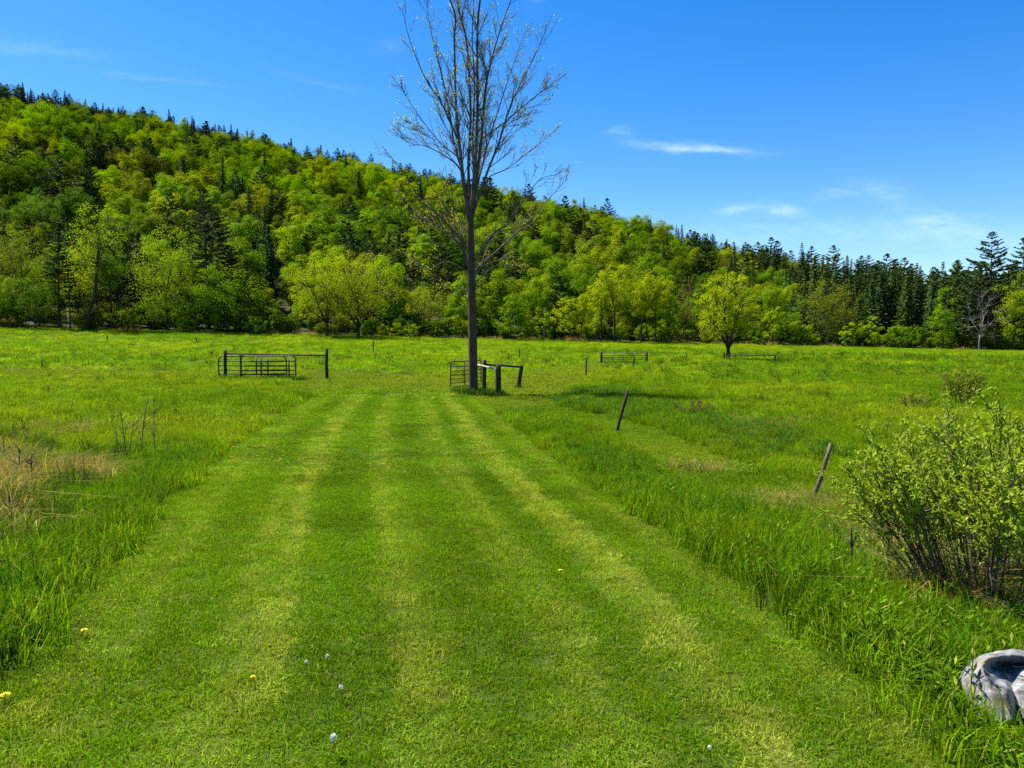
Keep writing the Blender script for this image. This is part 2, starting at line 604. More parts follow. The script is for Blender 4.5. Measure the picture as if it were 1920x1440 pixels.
# ------------------------------------------------------------------ masses of small plants: points that carry a tuft each
def scatter(name, pts, tint_rgb, rot, scl, idx, sources, label, cat):
    """one object: a tuft mesh on every point"""
    src = bpy.data.collections.new(name + '_tufts')
    for k, me in enumerate(sources):
        src.objects.link(bpy.data.objects.new('%s_tuft_%02d' % (name, k), me))
    n = len(pts)
    me = bpy.data.meshes.new(name)
    me.vertices.add(n)
    me.vertices.foreach_set('co', np.asarray(pts, np.float32).ravel())
    a = me.attributes.new('rot', 'FLOAT_VECTOR', 'POINT')
    a.data.foreach_set('vector', np.asarray(rot, np.float32).ravel())
    a = me.attributes.new('scl', 'FLOAT_VECTOR', 'POINT')
    a.data.foreach_set('vector', np.asarray(scl, np.float32).ravel())
    a = me.attributes.new('idx', 'INT', 'POINT')
    a.data.foreach_set('value', np.asarray(idx, np.int32))
    a = me.attributes.new('tint', 'FLOAT_COLOR', 'POINT')
    a.data.foreach_set('color', np.concatenate([tint_rgb, np.ones((n, 1))], 1).astype(np.float32).ravel())
    o = link(name, me, kind='stuff', label=label, category=cat)
    ng = bpy.data.node_groups.new(name, 'GeometryNodeTree')
    ng.interface.new_socket('Geometry', in_out='INPUT', socket_type='NodeSocketGeometry')
    ng.interface.new_socket('Geometry', in_out='OUTPUT', socket_type='NodeSocketGeometry')
    gi, go = ng.nodes.new('NodeGroupInput'), ng.nodes.new('NodeGroupOutput')
    ci = ng.nodes.new('GeometryNodeCollectionInfo')
    ci.inputs['Collection'].default_value = src
    ci.inputs['Separate Children'].default_value = True
    ci.inputs['Reset Children'].default_value = True
    ip = ng.nodes.new('GeometryNodeInstanceOnPoints')
    ip.inputs['Pick Instance'].default_value = True

    def attr(nm, ty):
        nd = ng.nodes.new('GeometryNodeInputNamedAttribute')
        nd.data_type = ty
        nd.inputs['Name'].default_value = nm
        return nd.outputs['Attribute']
    ng.links.new(gi.outputs[0], ip.inputs['Points'])
    ng.links.new(ci.outputs[0], ip.inputs['Instance'])
    ng.links.new(attr('idx', 'INT'), ip.inputs['Instance Index'])
    ng.links.new(attr('rot', 'FLOAT_VECTOR'), ip.inputs['Rotation'])
    ng.links.new(attr('scl', 'FLOAT_VECTOR'), ip.inputs['Scale'])
    ng.links.new(ip.outputs[0], go.inputs[0])
    md = o.modifiers.new('tufts', 'NODES')
    md.node_group = ng
    return o


def tuft_mesh(name, n, rad, h0, h1, w, lean, seed, curl=0.5, mat=None):
    """n grass blades rooted in a disc; each blade two quads, bent over"""
    r = np.random.default_rng(seed)
    rr, an = rad * np.sqrt(r.random(n)), r.random(n) * 2 * np.pi
    root = np.stack([rr * np.cos(an), rr * np.sin(an), np.full(n, -0.01)], 1)
    h = r.uniform(h0, h1, n)
    la = r.random(n) * 2 * np.pi
    ld = np.stack([np.cos(la), np.sin(la), np.zeros(n)], 1)
    le = np.abs(r.normal(0, lean, n)) + 0.1
    up = np.array([0, 0, 1.0])
    mid = root + up * (h * 0.58)[:, None] + ld * (h * le * 0.35)[:, None]
    tip = root + up * (h * (1.0 - curl * np.clip(le, 0, 1.2) * 0.5))[:, None] + ld * (h * le * 1.05)[:, None]
    fa = la + np.pi / 2 + r.normal(0, 0.7, n)
    side = np.stack([np.cos(fa), np.sin(fa), np.zeros(n)], 1)
    ww = (w * r.uniform(0.7, 1.3, n))[:, None]
    V = np.stack([root - side * ww * 0.5, root + side * ww * 0.5, mid + side * ww * 0.42, mid - side * ww * 0.42,
                  tip + side * ww * 0.07, tip - side * ww * 0.07], 1).reshape(-1, 3)
    b = np.arange(n) * 6
    F = np.stack([np.stack([b, b + 1, b + 2, b + 3], 1), np.stack([b + 3, b + 2, b + 4, b + 5], 1)], 1).reshape(-1, 4)
    lv = np.repeat(r.random(n), 2)
    return np_mesh(name, V, F, [mat or M_GRASS], face_attr=lv)


def forb_mesh(name, n, rad, h0, h1, ll, lw, seed):
    """leafy weeds: upright stems with whorls of lance leaves"""
    r = np.random.default_rng(seed)
    g = Geo()
    for k in range(n):
        rr, an = rad * math.sqrt(r.random()), r.random() * 6.28
        h = r.uniform(h0, h1)
        base = np.array([rr * math.cos(an), rr * math.sin(an), 0])
        top = base + np.array([r.normal(0, 0.12) * h, r.normal(0, 0.12) * h, h])
        g.tube([base, (base + top) / 2 + r.normal(0, 0.01, 3), top], [0.003, 0.0025, 0.0015], 4, cap=False)
        m = int(7 + h * 22)
        tt = r.uniform(0.15, 1.0, m)
        a = r.random(m) * 6.28
        d = np.stack([np.cos(a), np.sin(a), r.uniform(0.1, 0.9, m)], 1)
        d /= np.linalg.norm(d, axis=1)[:, None]
        L = ll * r.uniform(0.6, 1.2, m)
        C = base + (top - base) * tt[:, None] + d * (L * 0.5)[:, None]
        N = np.cross(d, np.stack([-np.sin(a), np.cos(a), 0 * a], 1)) + r.normal(0, 0.15, (m, 3))
        g.leaves(C, N, L, lw, T=d, rng=r)
    return g.mesh(name, [M_GRASS])


def jgrid(x0, x1, y0, y1, sp, seed):
    r = np.random.default_rng(seed)
    X, Y = np.meshgrid(np.arange(x0, x1, sp), np.arange(y0, y1, sp))
    x = X.ravel() + r.uniform(-0.55, 0.55, X.size) * sp
    y = Y.ravel() + r.uniform(-0.55, 0.55, X.size) * sp
    k = np.abs(x) < 0.80 * np.maximum(y, 0) + 1.6
    return x[k], y[k]


def place(x, y, seed, s0, s1, nsrc, tilt=0.08, zs=None):
    r = np.random.default_rng(seed)
    n = len(x)
    pts = np.stack([x, y, ground_z(x, y)], 1)
    rot = np.stack([r.normal(0, tilt, n), r.normal(0, tilt, n), r.random(n) * 6.283], 1)
    s = r.uniform(s0, s1, n)
    scl = np.stack([s, s, s * (r.uniform(0.75, 1.25, n) if zs is None else zs)], 1)
    return pts, rot, scl, r.integers(0, nsrc, n)


def vary(c, seed, amt=0.12):
    r = np.random.default_rng(seed)
    return np.clip(c * (1 + r.normal(0, amt, (len(c), 1))) * (1 + r.normal(0, 0.05, c.shape)), 0.002, 1)


def build_grass():
    # mown grass
    src = [tuft_mesh('mown_%d' % k, 190, 0.115, 0.018, 0.042, 0.0040, 0.8, 100 + k, 0.7) for k in range(5)]
    x1, y1 = jgrid(-9, 5, 0.8, 13, 0.105, 1)
    x2, y2 = jgrid(-16, 26, 13, 34, 0.20, 2)
    x3, y3 = jgrid(-70, 30, 34, 125, 0.6, 3)
    P = []
    for (x, y, s0, s1, sd) in ((x1, y1, 0.9, 1.25, 5), (x2, y2, 1.6, 2.2, 6), (x3, y3, 4.0, 5.4, 7)):
        k = mown(x, y) > 0.5
        x, y = x[k], y[k]
        zz = 0.7 + 0.6 * fbm(x, y, 0.8, 95)
        p, r_, s_, i_ = place(x, y, sd, s0, s1, 5, 0.06, zz)
        if s0 > 1:
            s_[:, 2] *= 0.75
        P.append((p, vary(tint(x, y), sd), r_, s_, i_))
    c = [np.concatenate(q) for q in zip(*P)]
    scatter('mown_grass', c[0], c[1], c[2], c[3], c[4], src, 'short mown grass of the striped track running up to the bare tree', 'grass')
    # meadow
    src = [tuft_mesh('meadow_%d' % k, 130, 0.24, 0.08, 0.26, 0.0075, 0.55, 200 + k, 0.55) for k in range(5)]
    x1, y1 = jgrid(-16, 20, 1.0, 22, 0.21, 11)
    x2, y2 = jgrid(-48, 48, 22, 55, 0.52, 12)
    x3, y3 = jgrid(-112, 130, 55, 168, 1.15, 13)
    P = []
    for (x, y, s0, s1, sd) in ((x1, y1, 0.75, 1.2, 15), (x2, y2, 1.3, 1.9, 16), (x3, y3, 2.6, 3.8, 17)):
        sh = hit(1885, 1345)
        k = (mown(x, y) < 0.5) & (y < edge_y(x) + 2) & (np.hypot(x - sh.x - 0.05, (y - sh.y + 0.12)) > 0.36)
        x, y = x[k], y[k]
        zz = 0.55 + 0.9 * fbm(x, y, 5, 97)
        p, r_, s_, i_ = place(x, y, sd, s0, s1, 5, 0.1, zz)
        if s0 > 2:
            s_[:, 2] *= 0.5
        elif s0 > 1:
            s_[:, 2] *= 0.75
        P.append((p, vary(tint(x, y), sd, 0.16 if s0 < 1 else 0.24), r_, s_, i_))
    c = [np.concatenate(q) for q in zip(*P)]
    scatter('meadow_grass', c[0], c[1], c[2], c[3], c[4], src, 'uncut green meadow grass covering the wide field', 'grass')
    # tall lush grass along both edges of the track
    src = [tuft_mesh('tall_%d' % k, 70, 0.16, 0.22, 0.50, 0.0095, 0.5, 300 + k, 0.6) for k in range(5)]
    x, y = jgrid(-12, 14, 1.0, 26, 0.20, 21)
    u, w = lane_u(x, y)
    dl, dr = -u * w, (u - 1) * w
    r = np.random.default_rng(22)
    pl = np.exp(-((dl - 0.55) / 0.50) ** 2) * (dl > 0.12) * (1 - smooth(14.5, 19, y))
    wr = 0.75 + 1.2 * (1 - smooth(5, 14, y))
    pr = np.exp(-((dr - wr * 0.75) / wr) ** 2) * (dr > 0.15) * (1 - smooth(14, 24, y)) * (0.5 + 0.6 * fbm(x, y, 1.2, 23))
    sh = hit(1885, 1345)
    k = (r.random(len(x)) < np.maximum(pl, pr)) & (mown(x, y) < 0.4) & (np.hypot(x - sh.x, (y - sh.y + 0.15) * 0.9) > 0.46)
    x, y = x[k], y[k]
    p, r_, s_, i_ = place(x, y, 25, 0.55, 1.0, 5, 0.12)
    s_[:, 2] *= np.where(lane_u(x, y)[0] > 0.5, 0.42 + 0.55 * fbm(x, y, 1.4, 24), 0.40 + 0.45 * fbm(x, y, 1.1, 19))
    lush = np.array([0.044, 0.112, 0.005]) * (0.6 + 0.9 * fbm(x, y, 1.0, 27))[:, None]
    scatter('tall_grass', p, vary(lush, 26, 0.15), r_, s_, i_, src, 'tall dark green grass bordering the mown track', 'grass')
    # rank grass behind the right hand side track
    x, y = jgrid(2, 24, 16, 40, 0.42, 28)
    d = seg_dist(x, y, [tuple(hit(*q)[:2]) for q in ((1090, 735), (1170, 765), (1270, 800), (1420, 850))])
    k = (d < 1.6 + 1.5 * fbm(x, y, 2, 29)) & (mown(x, y) < 0.3)
    x, y = x[k], y[k]
    p, r_, s_, i_ = place(x, y, 30, 0.9, 1.4, 5, 0.12)
    scatter('rank_grass', p, vary(np.tile([0.045, 0.110, 0.012], (len(x), 1)), 31, 0.2), r_, s_ * np.array([1, 1, 0.62]), i_, src,
            'patch of tall rank grass right of the bare tree', 'grass')
    # dark green tussocks on the left bank
    X, Y, S = [], [], []
    for (px, py, rx, ry, n) in ((75, 845, 36, 14, 26), (130, 925, 40, 12, 30), (30, 960, 40, 14, 20), (60, 985, 60, 12, 22), (190, 860, 70, 20, 18), (20, 830, 20, 10, 10)):
        for _ in range(n):
            h = hit(px + r.normal(0, rx * 0.5), py + r.normal(0, ry * 0.5))
            X.append(h.x)
            Y.append(h.y)
    x, y = np.array(X), np.array(Y)
    p, r_, s_, i_ = place(x, y, 43, 0.6, 1.1, 5, 0.15)
    scatter('bank_tussocks', p, vary(np.tile([0.045, 0.095, 0.006], (len(x), 1)), 44, 0.25), r_, s_, i_, src,
            'dark green grass tussocks on the left bank by the dead weeds', 'grass')
    # leafy weeds at the lower right
    src = [forb_mesh('weeds_%d' % k, 7, 0.13, 0.10, 0.26, 0.055, 0.014, 400 + k) for k in range(4)]
    x, y = jgrid(1.0, 8, 1.4, 11, 0.15, 32)
    u, w = lane_u(x, y)
    dr = (u - 1) * w
    r = np.random.default_rng(33)
    k = (r.random(len(x)) < np.exp(-((dr - 0.6) / 0.75) ** 2) * (1 - smooth(5.5, 10, y)) * 0.9) & (dr > 0.02) & (np.hypot(x - sh.x - 0.06, y - sh.y + 0.14) > 0.33)
    x, y = x[k], y[k]
    p, r_, s_, i_ = place(x, y, 34, 0.7, 1.25, 4, 0.1)
    scatter('leafy_weeds', p, vary(np.tile([0.078, 0.155, 0.006], (len(x), 1)), 35, 0.2), r_, s_, i_, src,
            'low leafy green weeds around the pale crumpled sheet', 'weeds')
    # coarse weeds scattered through the meadow
    src = [forb_mesh('coarse_%d' % k, 9, 0.20, 0.14, 0.34, 0.085, 0.024, 450 + k) for k in range(4)]
    x, y = jgrid(-60, 75, 9, 110, 1.1, 45)
    r = np.random.default_rng(46)
    k = (r.random(len(x)) < 0.75 * (fbm(x, y, 6, 47) > 0.52) * (0.35 + 0.65 * smooth(-2, 4, x))) & (mown(x, y) < 0.2) & (y < edge_y(x) - 3)
    x, y = x[k], y[k]
    p, r_, s_, i_ = place(x, y, 48, 0.6, 1.3, 4, 0.1)
    s_ *= (1 + 0.9 * smooth(25, 70, y))[:, None]
    scatter('meadow_weeds', p, vary(np.tile([0.060, 0.125, 0.006], (len(x), 1)), 49, 0.35), r_, s_, i_, src,
            'coarse darker weeds scattered through the meadow', 'weeds')
    # dry, straw coloured grass: left ditch, under the bush, along the wood edge
    src = [tuft_mesh('dry_%d' % k, 60, 0.20, 0.12, 0.42, 0.006, 1.3, 500 + k, 1.1) for k in range(4)]
    X, Y, S, B = [], [], [], []
    r = np.random.default_rng(36)
    for (px, py, rx, ry, n, b) in ((2, 920, 30, 75, 80, 0.9), (40, 850, 60, 40, 30, 0.45), (90, 900, 60, 35, 30, 0.45), (160, 900, 36, 22, 60, 0.7), (15, 1000, 40, 30, 30, 0.4),
                                   (110, 812, 110, 8, 14, 0.6), (240, 805, 60, 10, 12, 0.6), (1690, 1040, 50, 40, 70, 0.9),
                                   (1640, 1000, 60, 40, 35, 0.6), (1450, 955, 60, 22, 40, 0.8), (1800, 1150, 70, 18, 80, 0.75), (1850, 1120, 60, 20, 50, 0.7), (1700, 1070, 40, 26, 50, 0.8),
                                   (1300, 890, 40, 12, 18, 0.7), (1420, 810, 90, 18, 40, 0.4), (1540, 960, 30, 14, 16, 0.7)):
        for _ in range(n):
            h = hit(px + r.normal(0, rx * 0.5), py + r.normal(0, ry * 0.5))
            X.append(h.x)
            Y.append(h.y)
            S.append(r.uniform(0.6, 1.1) * (1.35 if px < 200 else 1.0) * (1 if h.y < 22 else 1.3))
            B.append(b)
    nx = 420
    ex = r.uniform(-105, 125, nx)
    keep = (fbm(ex, ex * 0, 11, 37) > 0.47)
    ex = ex[keep]
    X += list(ex)
    Y += list(edge_y(ex) + r.uniform(-1.5, 2.5, len(ex)))
    S += list(r.uniform(2.2, 4.0, len(ex)))
    B += [0.9] * len(ex)
    x, y, S, B = np.array(X), np.array(Y), np.array(S), np.array(B)
    p, r_, s_, i_ = place(x, y, 38, 1, 1, 4, 0.2)
    s_ = s_ * S[:, None]
    c = np.array([0.225, 0.155, 0.070]) * B[:, None] + np.array([0.08, 0.11, 0.02]) * (1 - B[:, None])
    scatter('dry_grass', p, vary(c, 39, 0.2), r_, s_, i_, src, 'straw coloured dead grass in clumps', 'grass')


build_grass()


# ------------------------------------------------------------------ trees
def bez(a, b, c, n):
    t = np.linspace(0, 1, n)[:, None]
    return (1 - t) ** 2 * a + 2 * t * (1 - t) * b + t * t * c


def kmeans(P, k, r):
    C = P[r.choice(len(P), min(k, len(P)), replace=False)]
    for _ in range(6):
        d = ((P[:, None] - C[None]) ** 2).sum(2)
        g = d.argmin(1)
        C = np.array([P[g == j].mean(0) if (g == j).any() else C[j] for j in range(len(C))])
    return g, C


def tree_parts(H, R, z0, tips, clump, per, leaf, seed, fork=0.35, trunk_r=None, limbs=7, lean=(0, 0), shape='oval', up=0.35, twigs=True,
               sx=1.0, bark=0, leafm=0, trunk_pts=None, shell=0.42, fill=0.3, rough=0.2):
    """broadleaf tree: tip points fill the crown, limbs and branches lead to them, leaves sit round the tips.
    returns wood Geo and leaf Geo"""
    r = np.random.default_rng(seed)
    cz, hz = (z0 + H) / 2, (H - z0) / 2
    P = []
    while len(P) < tips:
        v = r.normal(0, 1, 3)
        v /= np.linalg.norm(v)
        rad = r.random() ** shell
        q = v * rad
        if shape == 'dome' and q[2] < -0.75:
            continue
        if shape == 'vase':
            k = 0.62 + 0.38 * (q[2] + 1) / 2
            q = q * np.array([k, k, 1])
        if shape == 'cone':
            k = 1.15 - 0.65 * (q[2] + 1) / 2
            q = q * np.array([k, k, 1])
        P.append(q)
    P = np.array(P)
    bump = 0.84 + 0.32 * vnoise(np.arctan2(P[:, 1], P[:, 0]) * 1.6, P[:, 2] * 2.2, 1.0, seed % 50)
    P = P * bump[:, None]
    P = P * np.array([R * sx, R, hz]) + np.array([lean[0], lean[1], cz])
    wood, fol = Geo(), Geo()
    tr = trunk_r or H * 0.017
    zf = fork * H
    if trunk_pts is None:
        top = np.array([lean[0] * 0.5, lean[1] * 0.5, zf])
        T = bez(np.array([0, 0, -0.3]), np.array([r.normal(0, .02) * H, 0, zf * .5]), top, 6)
    else:
        T = np.array(trunk_pts, float)
        top = T[-1]
    rr = np.linspace(tr * 1.1, tr * 0.75, len(T))
    rr[0] *= 1.35
    wood.tube(T, rr, 8, bark)
    g, C = kmeans(P, limbs, r)
    for j in range(len(C)):
        Q = P[g == j]
        if len(Q) == 0:
            continue
        s = T[-1] if r.random() < 0.6 else T[-2] * 0.4 + T[-1] * 0.6
        e = s + (Q.mean(0) - s) * 0.62
        mid = (s + e) / 2 + np.array([0, 0, 1]) * np.linalg.norm(e - s) * 0.10 * r.uniform(-0.6, 1)
        wood.tube(bez(s, mid, e, 5), np.linspace(tr * 0.52, tr * 0.28, 5), 6, bark)
        g2, C2 = kmeans(Q, max(2, len(Q) // 7), r)
        for i in range(len(C2)):
            q = Q[g2 == i]
            if len(q) == 0:
                continue
            e2 = e + (q.mean(0) - e) * 0.6
            mid = (e + e2) / 2 - np.array([0, 0, 1]) * np.linalg.norm(e2 - e) * 0.12
            wood.tube(bez(e, mid, e2, 4), np.linspace(tr * 0.27, tr * 0.13, 4), 5, bark, cap=False)
            if twigs:
                for tp in q:
                    mid = (e2 + tp) / 2 - np.array([0, 0, 1]) * np.linalg.norm(tp - e2) * 0.10
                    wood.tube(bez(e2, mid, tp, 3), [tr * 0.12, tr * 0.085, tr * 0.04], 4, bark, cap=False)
    if per > 0:
        n = tips * per
        k = np.repeat(np.arange(tips), per)
        cl = clump * r.uniform(0.6, 1.25, tips)[k]
        d = r.normal(0, 1, (n, 3))
        d /= np.linalg.norm(d, axis=1)[:, None]
        d[:, 2] = np.where(d[:, 2] < -0.45, -d[:, 2], d[:, 2])
        off = d * (cl * r.random(n) ** fill)[:, None]
        off[:, 2] *= 0.92
        Cn = P[k] + off
        ctr = np.array([lean[0], lean[1], cz])
        out = (P[k] - ctr)
        out /= np.linalg.norm(out, axis=1)[:, None] + 1e-6
        N = d * 1.1 + out * 0.45 + np.array([0, 0, up]) + r.normal(0, rough, (n, 3))
        fol.leaves(Cn, N, leaf * r.uniform(0.7, 1.35, n), leaf * r.uniform(0.5, 0.95, n), leafm, rng=r)
    return wood, fol


def conifer_geo(H, R, seed, kind='spruce', leaf=0.55, z0=0.06, layers=None, g=None):
    """returns wood Geo, needle Geo"""
    r = np.random.default_rng(seed)
    wood, fol = Geo(), Geo()
    sway = r.normal(0, 0.01, 2) * H
    T = np.array([[0, 0, -0.3], [sway[0] * .3, sway[1] * .3, H * .4], [sway[0], sway[1], H * 0.99]])
    wood.tube(bez(T[0], T[1], T[2], 7), np.linspace(H * 0.016, 0.02, 7), 7)
    if kind == 'spruce':
        nl = layers or int(H / 0.5)
        for i in range(nl):
            t = i / nl
            z = H * (z0 + (1 - z0) * t)
            ln = R * (1 - t) ** 0.85 * (0.9 + 0.25 * r.random()) + 0.12
            nb = r.integers(5, 8)
            a0 = r.random() * 6.28
            for b in range(nb):
                a = a0 + b * 6.283 / nb + r.normal(0, 0.15)
                L = ln * r.uniform(0.72, 1.12)
                m = max(3, int(L / leaf * 3.2))
                s = np.linspace(0.12, 1.0, m)
                dx = np.array([math.cos(a), math.sin(a), 0])
                sd = np.array([-math.sin(a), math.cos(a), 0])
                C = np.array([sway[0] * t, sway[1] * t, z]) + dx * (s * L)[:, None] + sd * (r.normal(0, 0.16, m) * L * (1.1 - s))[:, None]
                C[:, 2] += -0.30 * L * s + 0.16 * L * s ** 3 + r.normal(0, 0.05, m)
                N = np.tile(np.array([0, 0, 1.0]) + dx * 0.55, (m, 1)) + r.normal(0, 0.3, (m, 3))
                fol.leaves(C, N, leaf * r.uniform(0.8, 1.4, m), leaf * r.uniform(0.45, 0.8, m), T=np.tile(dx, (m, 1)) + r.normal(0, .45, (m, 3)), rng=r)
    else:
        nl = layers or int(H / 1.05)
        for t in list(np.arange(nl) / nl * 0.97) + [0.955, 0.975, 0.99]:
            z = H * (z0 + (0.985 - z0) * t) + r.normal(0, 0.1)
            prof = min(1.0, (1 - t) * 1.55) ** 0.8 * (0.62 + 0.5 * min(1, t / 0.25) if t < 0.25 else 1.0)
            nb = r.integers(4, 7)
            a0 = r.random() * 6.28
            for b in range(nb):
                a = a0 + b * 6.283 / nb + r.normal(0, 0.3)
                L = R * prof * r.uniform(0.55, 1.15) + 0.15 + 0.2 * (1 - t)
                dx = np.array([math.cos(a), math.sin(a), 0])
                sd = np.array([-math.sin(a), math.cos(a), 0])
                o = np.array([sway[0] * t, sway[1] * t, z])
                rise = r.uniform(-0.05, 0.22) + 0.35 * t
                e = o + dx * L + np.array([0, 0, L * rise])
                mid = (o + e) / 2 - np.array([0, 0, L * 0.08])
                wood.tube(bez(o, mid, e, 4), np.linspace(0.02 + L * 0.012, 0.015, 4), 4, cap=False)
                m = int(8 + L * L * 2.6 / leaf + L * 4)
                s = r.uniform(0.28, 1.05, m) ** 0.8
                lat = r.normal(0, 0.17, m) * L * np.clip(1.25 - s, 0.25, 1)
                C = o + (e - o) * s[:, None] + sd * lat[:, None]
                C[:, 2] += -0.08 * L * 4 * s * (1 - s) * 0.5 + np.abs(r.normal(0, 0.10, m)) * (0.5 + 0.4 * leaf)
                N = np.tile(np.array([0, 0, 1.0]), (m, 1)) + dx * 0.25 + r.normal(0, 0.38, (m, 3))
                fol.leaves(C, N, leaf * r.uniform(0.8, 1.3, m), leaf * r.uniform(0.4, 0.75, m), T=np.tile(dx, (m, 1)) + r.normal(0, .6, (m, 3)), rng=r)
    return wood, fol


def merge(wood, fol, name, mats):
    g = Geo()
    for V, F, A in zip(wood.V, wood.F, wood.A):
        pass
    W = wood.mesh(name + '_w', mats[:1])
    V = np.concatenate(wood.V + fol.V)
    F = np.concatenate([f for f in wood.F] + [f + wood.n for f in fol.F])
    A = np.concatenate(wood.A + fol.A)
    Mi = np.concatenate([np.zeros(sum(len(f) for f in wood.F)), np.ones(sum(len(f) for f in fol.F))])
    bpy.data.meshes.remove(W)
    return np_mesh(name, V, F, mats, Mi, A)


GREENS = {
    'bright': (0.200, 0.285, 0.004), 'yellow': (0.265, 0.320, 0.004), 'mid': (0.135, 0.220, 0.004), 'deep': (0.085, 0.148, 0.004),
    'olive': (0.140, 0.180, 0.010), 'pale': (0.175, 0.225, 0.020), 'bronze': (0.130, 0.125, 0.026),
    'spruce': (0.028, 0.054, 0.013), 'pine': (0.042, 0.072, 0.018), 'fir': (0.042, 0.076, 0.011), 'oliveneedle': (0.066, 0.090, 0.012)}


def plant_tree(name, label, cat, loc, wood, fol, color, needle=False, group=None, bark=None, rz=0.0):
    t = thing(name, label, cat, loc, rz, group)
    w = link('trunk', wood.mesh('trunk', [bark or M_BARK], True), t)
    if fol is not None and fol.n:
        c = link('crown', fol.mesh('crown', [M_NEEDLE if needle else M_LEAF]), t)
        c.color = (*color, 1)
    return t


def front_tree(px, py_top, halfw, off, color, label, name='broadleaf_tree', cat='tree', z0=0.12, tips=150, per=34, clump=0.105, leaf=0.25, seed=1,
               shape='oval', fork=0.3, limbs=6, trunk=None, up=0.35, group=None, bark=None, lean=0.0, twigs=True):
    x0 = (px - 960) / FPX * 145
    y = float(edge_y(x0)) + off
    b = at_depth(px, y)
    H = z_at(py_top, y) - b.z
    R = halfw / FPX * y
    if per > 24 and tips < 300:
        tips, per = int(tips * 0.62), int(per * 1.9)
    w, f = tree_parts(H, R, z0 * H, tips, clump * (R + H * 0.5), per, leaf, seed, fork, trunk or max(0.10, H * 0.013), limbs,
                      (lean * H, 0), shape, up, twigs)
    c = GREENS[color] if isinstance(color, str) else color
    return plant_tree(name, label, cat, b, w, f, c, bark=bark, group=group)


def front_conifer(px, py_top, halfw, off, color, label, kind='pine', z0=0.2, leaf=0.5, seed=1, name='pine_tree', layers=None):
    x0 = (px - 960) / FPX * 145
    y = float(edge_y(x0)) + off
    b = at_depth(px, y)
    H = z_at(py_top, y) - b.z
    R = halfw / FPX * y
    w, f = conifer_geo(H, R, seed, kind, leaf, z0, layers)
    return plant_tree(name, label, 'tree', b, w, f, GREENS[color], True)


